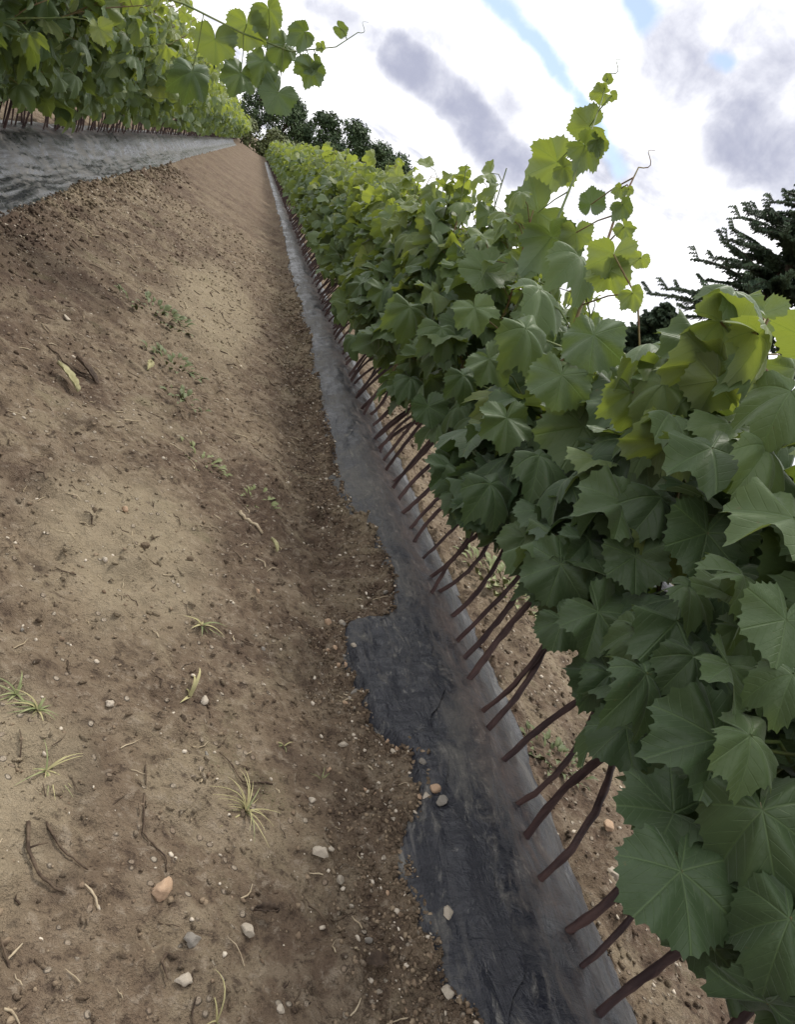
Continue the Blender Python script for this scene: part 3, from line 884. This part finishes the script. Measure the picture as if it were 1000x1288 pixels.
# left-hand row
LSH = ([(-.62, 2.2, .50), (-.45, 2.25, .60), (-.30, 2.28, .66), (-.15, 2.3, .69), (-.03, 2.3, .725), (.06, 2.3, .80), (.09, 2.3, .86)],
       [((0.053, 2.3, 0.84), (0.019, 0.837, 0.547), (0.994, 0.043, -0.101), 0.041, 0.4),
         ((-0.031, 2.3, 0.773), (-0.011, 0.849, 0.528), (-0.58, 0.425, -0.695), 0.068, 0.3),
         ((0.032, 2.3, 0.709), (0.012, 0.86, 0.51), (0.225, 0.495, -0.84), 0.082, 0.3),
         ((-0.012, 2.3, 0.606), (0.005, -0.91, 0.414), (-0.029, -0.414, -0.91), 0.109, 0.2),
         ((0.041, 2.3, 0.73), (0.505, 0.808, 0.303), (0.673, -0.149, -0.724), 0.055, 0.4),
         ((-0.058, 2.3, 0.716), (0.023, -0.925, 0.378), (-0.348, -0.362, -0.865), 0.082, 0.4),
         ((-0.073, 2.3, 0.652), (0.029, -0.916, 0.399), (0.29, -0.374, -0.881), 0.095, 0.4),
         ((-0.145, 2.3, 0.698), (-0.054, 0.86, 0.507), (0.413, 0.481, -0.773), 0.102, 0.7),
         ((-0.113, 2.3, 0.762), (-0.042, 0.85, 0.525), (0.68, 0.409, -0.609), 0.082, 0.6),
         ((-0.111, 2.3, 0.593), (0.044, -0.907, 0.418), (0.136, -0.409, -0.902), 0.102, 0.3),
         ((-0.194, 2.3, 0.622), (-0.074, 0.872, 0.484), (0.381, 0.473, -0.794), 0.109, 0.6),
         ((-0.211, 2.3, 0.525), (0.082, -0.895, 0.439), (0.29, -0.4, -0.869), 0.109, 0.2),
         ((0.028, 2.3, 0.78), (0.01, 0.848, 0.53), (0.718, 0.363, -0.594), 0.027, 0.8),
        ])
left = []
y = .62
while y < 6.4:
    left.append(y); y += .052 + rnd.uniform(-.008, .012)
GL = "grafted vines of the left-hand row"
kx = min(range(len(left)), key=lambda i: abs(left[i] - 2.2))
for i, y0 in enumerate(left):
    lod = 0 if y0 < 2.2 else (1 if y0 < 4 else 2)
    if i == kx: lab = "left-hand row vine with the long shoot reaching out over the path against the sky"
    else: lab = "leafy vine of the dense left-hand row rising behind the wrinkled silvery film"
    build_vine(LX + rnd.uniform(-.01, .01), y0, -1, 15 if y0 < 4 else 12, lod, rnd, lab, None if i == kx else GL,
               extra_shoots=[LSH] if i == kx else ())


# farther stretches and farther rows: one joined mass each
def vine_mass(name, xc, y_from, y_to, step, side, label, seed, nl=10, topv=.73, dens=1.0):
    r_ = random.Random(seed)
    base = leaf_mesh("tmp", 9, 1, 3, .15, .4, .3, None)
    bv = np.array([v.co[:] for v in base.vertices]); buv = np.array([(v.co.x, v.co.y) for v in base.vertices])
    bf = [tuple(p.vertices) for p in base.polygons]; bf = np.array(bf)
    bpy.data.meshes.remove(base)
    VV, FF, UU, CC = [], [], [], []; SV, SF = [], []
    y = y_from; nb = 0
    while y < y_to:
        stem, st_r, hz, shoots, leaves, bz = plan_vine(r_, xc + r_.uniform(-.01, .01), y, side, topv, nl, False)
        o = Vector((xc, y, bz))
        tube(SV, SF, [Vector(stem[0]) + o, Vector(stem[3]) + o, Vector(stem[-1]) + o, Vector(shoots[0][4]) + o], [st_r, st_r, st_r * 1.1, .002], 4, False)
        g = 1 + max(0, y - 9) * .03
        for (p, nn, tt, size, age, a) in leaves:
            M = np.array(frame(nn, tt)) * size * min(g, 1.7)
            VV.append(bv @ M.T + np.array(p + o)); FF.append(bf + nb); nb += len(bv); UU.append(buv)
            CC.append(np.tile([age, 0, 0, 1], (len(bv), 1)))
        y += step * min(g, 2.2) * r_.uniform(.8, 1.2)
    root = link(name, None, loc=(xc, y_from, 0)); tag(root, label, "vine row", kind='stuff')
    off = np.array([xc, y_from, 0])
    fo = link("foliage", mesh("foliage", np.concatenate(VV) - off, np.concatenate(FF), M_LEAF_J, True, np.concatenate(UU), np.concatenate(CC)), root)
    so = link("stems", mesh("stems", np.array(SV) - off, SF, M_STEM), root)
    fo['kind'] = 'stuff'; so['kind'] = 'stuff'


vine_mass("vine_row_far_end", RX, 7.62, 34, .050, 1, "far stretch of the right-hand vine row fading into one green band", 21)
vine_mass("vine_row_far_end", LX, 6.45, 34, .055, -1, "far stretch of the left-hand vine row closing off the path", 22)
vine_mass("vine_row_behind", RX + ROW, -.2, 30, .08, 1, "next vine row on the right, seen in glimpses behind the nearest stems", 23, 12, .55)
vine_mass("vine_row_behind", LX - ROW, .2, 26, .09, -1, "next vine row on the left, hidden behind the dense nearest one", 24, 10)

# ------------------------------------------------------------------ stones
def stone_mesh(seed, mat, sub=2, sq=(1, .75, .55), angular=.25):
    import bmesh
    bm = bmesh.new(); bmesh.ops.create_icosphere(bm, subdivisions=sub, radius=1)
    r_ = random.Random(seed); pl = [(Vector((r_.gauss(0, 1), r_.gauss(0, 1), r_.gauss(0, 1))).normalized(), r_.uniform(.45, .8)) for _ in range(9)]
    for v in bm.verts:
        c = v.co.normalized()
        for n, d in pl:
            q = c.dot(n)
            if q > d: c = c - n * (q - d)
        c *= 1 + angular * .25 * math.sin(c.x * 5 + seed) * math.sin(c.y * 4 + seed * 2) + r_.uniform(-.02, .02)
        v.co = Vector((c.x * sq[0], c.y * sq[1], c.z * sq[2])) * (1 + .10 * math.sin(c.x * 9 + seed * 1.7) * math.cos(c.z * 7 + seed))
    me = bpy.data.meshes.new("stone"); bm.to_mesh(me); bm.free()
    me.polygons.foreach_set('use_smooth', np.ones(len(me.polygons), dtype=bool)); me.materials.append(mat)
    return me


def stone(x, y, size, mat, seed, label, sq=(1, .75, .6), rot=0, name="stone", group=None, sink=.35, zoff=0):
    o = link(name, stone_mesh(seed, mat, 3, sq))
    o.scale = (size / 2,) * 3
    o.rotation_euler = (random.uniform(-.3, .3), random.uniform(-.3, .3), rot)
    d = float(edge_inside(np.array([x]), np.array([y]))[0])
    base = sz(x, y) if d < -.004 else max(sz(x, y), float(bed(np.array(x - near_centre(np.array([x]))[0]))) + .006)
    o.location = (x, y, base + size / 2 * sq[2] * (1 - sink) + zoff)
    tag(o, label, "stone", group)
    return o


S = [
 (.191, .413, .023, M_STONE_O, (1, .6, .6), 1.2, "largest pale orange stone lying alone on the bare path near the bottom"),
 (.218, .354, .015, M_STONE, (1, .7, .6), .4, "whitish wedge-shaped stone lowest on the bare path, beside a dark crack"),
 (.222, .385, .016, M_STONE_G, (1, .8, .6), .2, "grey-brown rounded stone just above the whitish wedge-shaped one"),
 (.270, .407, .015, M_STONE, (.8, 1, .7), .9, "pale upright stone half sunk in soil right of the big orange one"),
 (.342, .499, .020, M_STONE, (1, .8, .6), .5, "broad cream stone on the path between the grass tuft and the film"),
 (.357, .512, .008, M_STONE, (1, .9, .7), .2, "small white pebble touching the broad cream stone"),
 (.363, .479, .012, M_STONE, (1, .8, .7), .1, "roundish cream stone right of the broad cream one"),
 (.389, .668, .013, M_STONE, (1, .6, .6), .3, "whitish flat stone among crumbs left of the film where it narrows"),
 (.471, .592, .017, M_STONE_O, (1, .7, .7), .3, "orange-tinted stone resting on the film edge above a grey one"),
 (.474, .574, .016, M_STONE_G, (1, .8, .7), .7, "grey-green rounded stone on the film edge touching the orange-tinted one"),
 (.462, .584, .012, M_STONE, (1, .8, .7), .1, "cream pebble tucked left of the grey-green stone at the film edge"),
 (.455, .444, .015, M_STONE, (.8, 1, .7), .2, "pale egg-shaped stone on the soil rim of the film low in the photo"),
 (.441, .375, .013, M_STONE, (1, .9, .7), .5, "pale stone at the soil rim nearest the bottom edge"),
 (.300, .352, .008, M_STONE, (1, .9, .7), .5, "small white pebble beside the dark hollow at the bottom"),
 (.120, .600, .013, M_STONE, (1, .7, .5), .5, "flat tan stone in the middle of the path left of the yellow blade"),
 (.213, .648, .013, M_STONE, (1, .7, .6), 1.5, "white-topped stone beside the yellowish bent grass blade"),
 (.111, .902, .013, M_CLOD, (1, .8, .7), .5, "dark lump of soil alone on the pale middle of the path"),
 (.172, .915, .014, M_CLOD, (.7, 1, .7), .5, "dark upright crumb right of the lone dark lump on the pale path"),
 (-.16, 1.66, .030, M_STONE, (1, .45, .3), 2.2, "long pale flat stone high on the left side of the path"),
 (.80, .62, .030, M_STONE, (1, .7, .6), .4, "pale stone glimpsed between shaded leaves beyond the right-hand row"),
 (.83, .70, .024, M_STONE_O, (1, .7, .6), 1.0, "tan stone lying beyond the right-hand stems under the leaves"),
]
for i, (x, y, s, m, sq, rot, lab) in enumerate(S):
    stone(x, y, s, m, 100 + i, lab, sq, rot)

# lesser pebbles that still read one by one
r_ = random.Random(77)
PM = [stone_mesh(300 + i, (M_STONE, M_STONE_G, M_CLOD, M_STONE_O, M_CLOD)[i % 5], 2, (1, r_.uniform(.6, .9), r_.uniform(.5, .8))) for i in range(15)]
n = 0
while n < 90:
    y = r_.uniform(.28, 1.0) ** 1.0; x = r_.uniform(-.15, .60)
    if n < 65:
        e = float(np.interp(y, *zip(*R_EDGE))); x = e - abs(r_.gauss(0, .028)) + .006
    d = float(edge_inside(np.array([x]), np.array([y]))[0])
    if d > .012 or x > .53: continue
    s = r_.choice([.006, .007, .008, .009, .011]) * (1.0 if y < .7 else 1.3)
    o = link("pebble", r_.choice(PM)); o.scale = (s / 2, s / 2, s / 2)
    b = sz(x, y) if d < -.003 else float(bed(np.array(x - RX))) + .009
    o.location = (x, y, b + s * .12); o.rotation_euler = (r_.uniform(-.4, .4), r_.uniform(-.4, .4), r_.uniform(0, 6.3))
    tag(o, "small pebble or crumb scattered on the brown path soil beside the film", "pebble", "loose pebbles on the near path")
    n += 1


# uncountable crumbs and gravel: one real mesh
def crumbs(name, count, seed, mat, smin, smax, region, label, sink=0):
    r_ = np.random.default_rng(seed)
    ico = stone_mesh(seed, mat, 2 if sink else 1, (1, .8, .65))
    bv = np.array([v.co[:] for v in ico.vertices]); bf = np.array([tuple(p.vertices) for p in ico.polygons]); bpy.data.meshes.remove(ico)
    pts = region(r_, count)
    x, y = pts[:, 0], pts[:, 1]
    d = edge_inside(x, y); keep = d < .006
    x, y, d = x[keep], y[keep], d[keep]; m = len(x)
    s = smin * (smax / smin) ** (r_.random(m) ** 2.2)
    s = s * (1 + np.clip(y - 1, 0, 6) * .25)
    z = soil_z(x, y)
    c = near_centre(x)
    z = np.where(d > -.003, bed(x - c) + .006, z)
    a = r_.random(m) * 6.283; ca, sa = np.cos(a), np.sin(a)
    sc = 1 + r_.uniform(-.35, .35, (m, 1, 3))
    P = bv[None] * sc * (s / 2)[:, None, None]
    jit = 1 + r_.uniform(-.18, .18, (m, len(bv), 1)); P = P * jit
    X = P[..., 0] * ca[:, None] - P[..., 1] * sa[:, None]; Y = P[..., 0] * sa[:, None] + P[..., 1] * ca[:, None]
    V = np.stack([X + x[:, None], Y + y[:, None], P[..., 2] + (z + s * (.10 - sink))[:, None]], -1).reshape(-1, 3)
    Fq = (bf[None] + (np.arange(m) * len(bv))[:, None, None]).reshape(-1, bf.shape[1])
    o = link(name, mesh(name, V, Fq, mat, sink > 0)); tag(o, label, "gravel", kind='stuff')
    return o


def reg_edge(r_, n):
    y = .25 + r_.random(n) ** 1.7 * 3.2
    e = np.interp(y, *zip(*R_EDGE))
    return np.stack([e - np.abs(r_.normal(0, .045, n)) + .007, y], -1)


def reg_path(r_, n):
    y = .22 + r_.random(n) ** 1.8 * 4.5
    x = r_.uniform(-.46, .46, n)
    return np.stack([x, y], -1)


def reg_left(r_, n):
    y = 1.2 + r_.random(n) ** 1.5 * 5
    e = np.interp(y, *zip(*L_EDGE))
    return np.stack([e + np.abs(r_.normal(0, .08, n)) - .01, y], -1)


def reg_beyond(r_, n):
    y = .3 + r_.random(n) ** 1.4 * 2.4
    return np.stack([r_.uniform(.70, 1.3, n), y], -1)


def both(f, g):
    return lambda r_, n: np.concatenate([f(r_, n // 2), g(r_, n // 2)])


crumbs("soil_clods", 1500, 6, M_SOIL, .008, .022, both(reg_edge, reg_path), "lumps of soil half sunk in the path", .38)
crumbs("soil_crumbs", 14000, 7, M_CLOD, .0016, .009, both(reg_edge, reg_path), "lighter soil crumbs strewn over the path")
crumbs("soil_crumbs", 26000, 1, M_SOIL, .0016, .0105, both(reg_edge, reg_path), "brown soil crumbs strewn over the path")
crumbs("soil_crumbs", 8000, 2, M_SOIL, .003, .016, both(reg_left, reg_beyond), "brown soil crumbs beyond the vine stems and along the left film")
crumbs("pale_grit", 2600, 3, M_STONE, .0016, .0085, both(reg_edge, reg_path), "pale grit strewn over the path")
crumbs("pale_grit", 900, 4, M_STONE, .003, .012, both(reg_left, reg_beyond), "pale grit beyond the stems and along the left film")


# ------------------------------------------------------------------ twigs, dead leaves
def twig(pts, r0, r1, mat, label, side=()):
    V, F = [], []
    b = Vector((pts[0][0], pts[0][1], 0)); b.z = sz(b.x, b.y)
    P = []
    for i in range(len(pts) - 1):
        for t in range(4):
            q = Vector(pts[i]).lerp(Vector(pts[i + 1]), t / 4); P.append(q)
    P.append(Vector(pts[-1]))
    P = [Vector((q.x, q.y, sz(q.x, q.y) + r0 * .8 + (q.z if len(q) > 2 else 0))) - b for q in [Vector((*q[:2], q[2] if len(q) > 2 else 0)) for q in P]]
    tube(V, F, P, [r0 + (r1 - r0) * i / (len(P) - 1) + .0002 * math.sin(i * 2.3) for i in range(len(P))], 6)
    for a, c in side:
        q = P[a]; tube(V, F, [q, q + Vector((*c, .003)) * .5, q + Vector((*c, .001))], [r1, r1 * .8, r1 * .5], 5)
    o = link("twig", mesh("twig", V, F, mat), None, b)
    tag(o, label, "twig")
    return o


twig([(.082, .438, 0), (.088, .418, .002), (.100, .403, .003), (.120, .395, 0)], .0016, .0009, M_TWIG, "dark curved twig lying at the lower left of the path", [(4, (.012, .008))])
twig([(.095, .446, 0), (.117, .425, .002), (.135, .418, 0)], .0010, .0006, M_TWIG, "thin dark twig just right of the dark curved one")
twig([(.245, 1.150, 0), (.262, 1.138, .002), (.290, 1.118, 0)], .0034, .0024, M_PALE_TWIG, "pale dry stick lying across the middle of the path")
twig([(-.150, 1.45, 0), (-.10, 1.40, .002), (-.05, 1.37, .001)], .0022, .001, M_TWIG, "long thin grey twig beside the withered leaves at the upper left", [(5, (.03, .02))])
twig([(-.16, .95, 0), (-.13, .90, .004), (-.10, .885, 0)], .0020, .001, M_TWIG, "dark twig at the left edge of the photo halfway up", [(3, (.02, -.02))])
twig([(-.14, .99, 0), (-.115, .93, .004), (-.09, .90, 0)], .0016, .001, M_TWIG, "second dark twig above its twin at the left edge halfway up")
twig([(.295, .570, 0), (.262, .560, .002), (.238, .590, .001)], .0009, .0005, M_TWIG, "thin hair-like root curling left of the middle grass tuft")
twig([(.165, .500, 0), (.172, .468, .001), (.190, .448, .001), (.196, .436, 0)], .0009, .0006, M_TWIG, "thin dark root running down to the orange stone")
twig([(.205, .372, 0), (.200, .362, .001), (.207, .352, .001)], .0012, .0007, M_TWIG, "short dark hooked root beside the lowest white stone")
twig([(.33, .455, 0), (.345, .437, .002), (.366, .447, .001), (.38, .455, 0)], .0009, .0006, M_TWIG, "wiry dark root forked on the path right of the cream stones", [(5, (.008, -.02))])


def dead_leaf(x, y, L, W, rot, mat, label, lift=.004):
    V, F = [], []
    n = 12
    for i in range(n + 1):
        f = i / n; wd = W * math.sin(math.pi * min(1, f * .97 + .03)) ** .7 * (.9 + .2 * math.sin(i * 2.2))
        for s in (-1, -.5, 0, .5, 1):
            V.append(((f - .5) * L, s * wd / 2, lift * (1.2 * abs(s) ** 1.5 + .7 * math.sin(f * 3)) + .001))
    for i in range(n):
        for s in range(4):
            a = i * 5 + s; F.append((a, a + 1, a + 6, a + 5))
    me = mesh("dead_leaf", V, F, mat)
    o = link("dead_leaf", me, None, (x, y, sz(x, y) + .003)); o.rotation_euler = (.1, -.12, rot)
    md = o.modifiers.new("thick", 'SOLIDIFY'); md.thickness = .0006
    tag(o, label, "dead leaf")


dead_leaf(-.089, 1.321, .075, .022, 2.35, M_DRYLEAF, "pale greenish withered leaf strip at the upper left of the path", .006)
dead_leaf(-.070, 1.400, .080, .018, 2.35, M_DARKLEAF, "dark withered leaf next to the pale greenish one", .006)
dead_leaf(.285, .425, .022, .009, .1, M_DARKLEAF, "small dark curled leaf beside the half-sunk pale stone", .005)
dead_leaf(.390, .405, .024, .014, .3, M_DARKLEAF, "blackish flat scrap standing in for a dark hole near the film at the bottom", .003)  # dark sheet laid in for the shade of a hole in the soil
dead_leaf(.30, 1.06, .03, .010, 2.0, M_DRYLEAF, "small straw-coloured leaf right of the pale dry stick")
dead_leaf(.02, 1.62, .045, .016, 1.6, M_DRYLEAF, "yellowish leaf scrap on the path above the withered leaves", .006)


# fine dry litter: bits of stalk and root too many to count
def litter(name, n, seed, mat, label):
    r_ = random.Random(seed); V, F = [], []
    for i in range(n):
        y = .25 + r_.random() ** 1.6 * 2.6; x = r_.uniform(-.42, .46)
        if float(edge_inside(np.array([x]), np.array([y]))[0]) > -.01: continue
        k = 1 + max(0, y - .8) * .5
        a = r_.uniform(0, 3.14); L = r_.uniform(.006, .026) * k; pts = []
        bend = r_.uniform(-.6, .6)
        for t in range(4):
            px = x + math.cos(a + bend * t / 3) * L * t / 3; py = y + math.sin(a + bend * t / 3) * L * t / 3
            pts.append((px, py, sz(px, py) + .0010 + .0012 * (t % 2)))
        w = r_.uniform(.0004, .0010) * k
        tube(V, F, pts, [w, w, w * .9, w * .5], 4, False)
    tag(link(name, mesh(name, V, F, mat)), label, "litter", kind='stuff')


litter("dry_litter", 420, 5, M_TWIG, "dark bits of root and stalk strewn over the path")
litter("dry_litter", 260, 6, M_PALE_TWIG, "pale straw bits strewn over the path")


# ------------------------------------------------------------------ grass tufts and small weeds
def tuft(x, y, n, L, mats, label, seed, spread=1.0, upright=.5, w=.0013):
    r_ = random.Random(seed)
    root = link("grass_tuft", None, loc=(x, y, sz(x, y) - .002)); tag(root, label, "grass tuft"); root.empty_display_size = .01
    for i in range(n):
        a = r_.gauss(seed * 1.9, 1.1) + (2.6 if r_.random() < .3 else 0); l = L * r_.uniform(.25, 1.15); up = r_.uniform(.05, upright + .25)
        V, F = [], []
        d = Vector((math.cos(a), math.sin(a), 0)); s = Vector((-d.y, d.x, 0))
        k = 6
        for j in range(k + 1):
            f = j / k
            p = d * (l * f * spread * (.6 + .4 * f)) + Vector((0, 0, l * (up * f * 1.6 - up * 1.25 * f * f) + .001))
            ww = w * (1 - f ** 1.5) * .5 + .00012
            V += [tuple(p - s * ww + Vector((0, 0, ww * .5))), tuple(p), tuple(p + s * ww + Vector((0, 0, ww * .5)))]
        for j in range(k):
            for q in (0, 1):
                b = j * 3 + q; F.append((b, b + 1, b + 4, b + 3))
        link("blade", mesh("blade", V, F, r_.choice(mats)), root)
    return root


tuft(.267, .527, 26, .040, [M_GRASS, M_STRAW, M_STRAW], "pale spiky grass tuft in the middle of the near path", 1, 1, .6)
tuft(.061, .560, 22, .026, [M_GRASS, M_GRASS, M_STRAW], "greenest grass tuft near the left edge of the path", 2, 1, .5, .0022)
tuft(.083, .492, 14, .032, [M_STRAW, M_GRASS], "straw-coloured sprawling tuft below the greenest one at the left", 3, 1, .4)
tuft(.040, .575, 10, .030, [M_GRASS], "small green tuft touching the left edge of the photo", 8, 1, .5, .0022)
tuft(.197, .650, 5, .055, [M_STRAW], "single bent yellowish blades above the middle of the near path", 4, .8, .9, .004)
tuft(.250, .335, 4, .040, [M_STRAW, M_GRASS], "thin blades sticking up at the very bottom of the path", 5, .7, 1.0)
tuft(.315, .64, 6, .022, [M_GRASS, M_STRAW], "tiny tuft in the crumbs between the spiky tuft and the film", 6, 1, .5)
tuft(.355, .600, 5, .022, [M_GRASS], "tiny green seedling tuft near the narrow waist of the film", 7, 1, .4)
tuft(.20, .78, 12, .030, [M_STRAW, M_GRASS, M_WEED], "low dull green tuft above the bent yellowish blades", 9, 1, .3, .003)


def weed(x, y, n, R, label, seed, mat=M_WEED, leafsize=.010):
    r_ = random.Random(seed)
    root = link("weed", None, loc=(x, y, sz(x, y) - .001)); tag(root, label, "weed"); root.empty_display_size = .01
    for i in range(n):
        a = r_.uniform(0, 6.28); rr = R * math.sqrt(r_.random()); l = leafsize * r_.uniform(.6, 1.3)
        V, F = [], []
        pts = []
        for j in range(5):
            f = j / 4; wd = l * .28 * math.sin(math.pi * min(.98, f + .08))
            for s in (-1, 0, 1): V.append(((f) * l, s * wd, .25 * l * math.sin(f * 2.6) + abs(s) * wd * .35))
        for j in range(4):
            for s in (0, 1):
                b = j * 3 + s; F.append((b, b + 1, b + 4, b + 3))
        o = link("leaf", mesh("weed_leaf", V, F, mat), root)
        o.location = (math.cos(a) * rr, math.sin(a) * rr, .002 + r_.uniform(0, .008)); o.rotation_euler = (r_.uniform(-.3, .3), r_.uniform(-.5, 0), a)


weed(-.02, 2.05, 60, .10, "wide low patch of dull green weed in the upper middle of the path", 1, leafsize=.022)
weed(.07, 1.72, 45, .07, "dull green weed patch just below the wide one along the path", 2, leafsize=.018)
weed(.11, 1.52, 25, .05, "third small weed patch down the middle of the path", 3, leafsize=.016)
weed(.17, 1.30, 30, .05, "low yellowish weed right of the pale path middle", 4, M_GRASS, .014)
weed(.275, 1.22, 22, .04, "yellow-green seedling weeds above the pale dry stick", 5, M_GRASS, .012)
weed(.903, 1.409, 90, .12, "yellow-green weeds behind the forked stems of the right-hand row", 6, M_GRASS, .028)
weed(.806, .838, 60, .06, "green weeds beyond the film seen between the near bare stems", 7, M_WEED, .016)
weed(.92, .62, 30, .06, "weed patch under the leaves beyond the right-hand film", 8, M_WEED, .018)
weed(-.12, .80, 30, .05, "faint green weed at the left edge of the path halfway up", 9, M_WEED, .010)


# ------------------------------------------------------------------ distant trees
def leaf_cloud(blobs, n, size, seed, mat, name):
    r_ = np.random.default_rng(seed)
    V = []; 
    k = len(blobs)
    wts = np.array([b[3] ** 2 for b in blobs]); wts = wts / wts.sum()
    idx = r_.choice(k, n, p=wts)
    B = np.array(blobs)[idx]
    d = r_.normal(size=(n, 3)); d /= np.linalg.norm(d, axis=1)[:, None]
    rad = B[:, 3:4] * (r_.random((n, 1)) ** .28) * (1 + .12 * r_.normal(size=(n, 1)))
    P = B[:, :3] + d * rad * np.array([1, 1, .85])
    nn = d * .7 + r_.normal(size=(n, 3)) * .6 + np.array([0, 0, .4]); nn /= np.linalg.norm(nn, axis=1)[:, None]
    t = np.cross(nn, r_.normal(size=(n, 3))); t /= np.linalg.norm(t, axis=1)[:, None]
    b = np.cross(nn, t); s = size * r_.uniform(.6, 1.4, (n, 1))
    quad = [P - t * s, P + b * s * .55 + nn * s * .15, P + t * s, P - b * s * .55 + nn * s * .1]
    V = np.stack(quad, 1).reshape(-1, 3)
    F = np.arange(n * 4).reshape(-1, 4)
    return mesh(name, V, F, mat, False)


def broadleaf(seed, Ht, R):
    r_ = random.Random(seed)
    blobs = []
    for i in range(60):
        f = r_.random(); z = Ht * (.22 + .70 * f)
        prof = math.sin(math.pi * min(1, .18 + .80 * f)) ** .6
        a = r_.uniform(0, 6.28); q = R * prof * math.sqrt(r_.random()) * .85
        blobs.append((q * math.cos(a), q * math.sin(a), z, R * r_.uniform(.18, .34)))
    crown = leaf_cloud(blobs, 9000, .095 * Ht / 5, seed, M_TREE, "crown")
    V, F = [], []
    tube(V, F, [(0, 0, -.3), (.03, 0, Ht * .2), (.0, .05, Ht * .5), (.1, 0, Ht * .8)], [Ht * .028, Ht * .022, Ht * .014, Ht * .004], 8)
    for b in blobs[:14]:
        tube(V, F, [(0, 0, b[2] * .55), (b[0] * .5, b[1] * .5, b[2] * .8), (b[0], b[1], b[2])], [Ht * .009, Ht * .006, Ht * .002], 5, False)
    return crown, mesh("trunk", V, F, M_BARK)


def conifer(seed, Ht, R, base=.12):
    """layered drooping boughs with feathery tips"""
    r_ = random.Random(seed)
    V, F = [], []; SV, SF = [], []
    tube(SV, SF, [(0, 0, -.3), (0, 0, Ht * .5), (0, 0, Ht)], [Ht * .02, Ht * .012, Ht * .002], 8)
    z = Ht * base
    while z < Ht * .985:
        f = (z / Ht - base) / (1 - base)
        L0 = R * (1 - f) ** .75 + .1
        for q in range(r_.randint(8, 10)):
            a = r_.uniform(0, 6.28); L = L0 * r_.uniform(.65, 1.15); d = Vector((math.cos(a), math.sin(a), 0)); s = Vector((-d.y, d.x, 0))
            dz = r_.uniform(-.40, .08)
            pts = [Vector((0, 0, z)) + d * (L * t / 7) + Vector((0, 0, L * (dz * (t / 7) ** 1.4 + .10 * math.sin(t / 7 * 3) + (.14 if t == 7 else 0)))) for t in range(8)]
            tube(SV, SF, pts, [.02 * Ht / 8 * (1 - t / 8) + .003 for t in range(8)], 4, False)
            for t in range(1, 8):
                for u in range(9):
                    p = pts[t - 1].lerp(pts[t], u / 9); side = 1 if u % 2 else -1
                    ll = (.08 + .20 * L * (1 - (t - 1) / 8) * .5) * r_.uniform(.7, 1.3)
                    e = (d * .75 + s * side * .9).normalized() * ll + Vector((0, 0, -ll * r_.uniform(.1, .6)))
                    wv = Vector((e.y, -e.x, 0)).normalized() * .034 + Vector((0, 0, .026))
                    for c in range(3):                       # sprays of needles along each twig
                        a0 = p + e * (c / 3); a1 = p + e * ((c + 1.15) / 3); m_ = (a0 + a1) * .5
                        b = len(V); V.extend([tuple(a0), tuple(m_ + wv * 1.2), tuple(a1), tuple(m_ - wv)]); F.append((b, b + 1, b + 2, b + 3))
                        w2 = Vector((0, 0, .04)) + s * r_.uniform(-.03, .03)
                        b = len(V); V.extend([tuple(a0), tuple(m_ + w2), tuple(a1), tuple(m_ - w2)]); F.append((b, b + 1, b + 2, b + 3))
        z += Ht * .028 * r_.uniform(.8, 1.2)
    return mesh("crown", V, np.array(F), M_SPRUCE, False), mesh("trunk", SV, SF, M_BARK)


def tree(name, x, y, parts, s, rot, label, group=None, cat="tree"):
    root = link(name, None, loc=(x, y, 0)); tag(root, label, cat, group)
    c = link("crown", parts[0], root); t = link("trunk", parts[1], root)
    root.scale = (s, s, s); root.rotation_euler = (0, 0, rot)
    return root


def polar(az, d): return (d * math.sin(math.radians(az)), d * math.cos(math.radians(az)))


cA = conifer(3, 8.3, 2.05, .36)
x, y = polar(34.6, 18.5)
tree("conifer_tree", x, y, cA, 1, .4, "tall dark conifer with feathery drooping boughs against the clouds at the right edge")
cB = conifer(8, 3.1, 1.1, .08)
x, y = polar(30.0, 22)
tree("conifer_tree", x, y, cB, 1, 1.0, "small dark bushy conifer low between the two vine clumps")
bl = [broadleaf(40 + i, 5.2, 2.1) for i in range(3)]
TR = [(-1.0, 58, .72, "dark broadleaf tree at the left end of the far tree line"), (1.1, 56, .80, "rounded dark tree second from the left in the far tree line"),
      (3.2, 55, .86, "dark tree in the middle of the far tree line"), (5.3, 55, .98, "dark tree just right of the middle of the far tree line"),
      (7.3, 56, .98, "dark round-topped tree where the far tree line is highest"), (9.0, 55, .95, "last dark tree of the far tree line before it drops behind the vines")]
for i, (az, d, s, lab) in enumerate(TR):
    x, y = polar(az, d)
    tree("broadleaf_tree", x, y, bl[i % 3], s, i * 1.3, lab)
# low scrub closing the path where the rows end
hb = []
r_ = random.Random(9)
for i in range(40): hb.append((r_.uniform(-3.5, 3.5), r_.uniform(-.5, .5), r_.uniform(.2, 1.15), r_.uniform(.3, .5)))
hr = link("hedge", None, loc=(0, 35.5, 0)); tag(hr, "low bright green scrub closing the far end of the path between the rows", "hedge")
link("foliage", leaf_cloud(hb, 9000, .07, 5, M_WEED, "foliage"), hr)
V, F = [], []
for b in hb[:20]: tube(V, F, [(b[0], b[1], -.1), (b[0] + .05, b[1], b[2])], [.03, .01], 5)
link("stems", mesh("stems", V, F, M_BARK), hr)
# hedge of low trees going on behind the vines on both sides
k = 0
for az in list(range(-62, -2, 4)) + [11, 13, 16, 19, 22, 25, 36, 40, 44, 48, 52, 57, 62]:
    x, y = polar(az + (k % 3) * .5, 60 + (k * 7) % 9)
    tree("broadleaf_tree", x, y, bl[k % 3], .72 + .1 * (k % 2), k * 1.1, "low dark tree of the far hedge line hidden behind the vine leaves", "low far trees behind the vines")
    k += 1
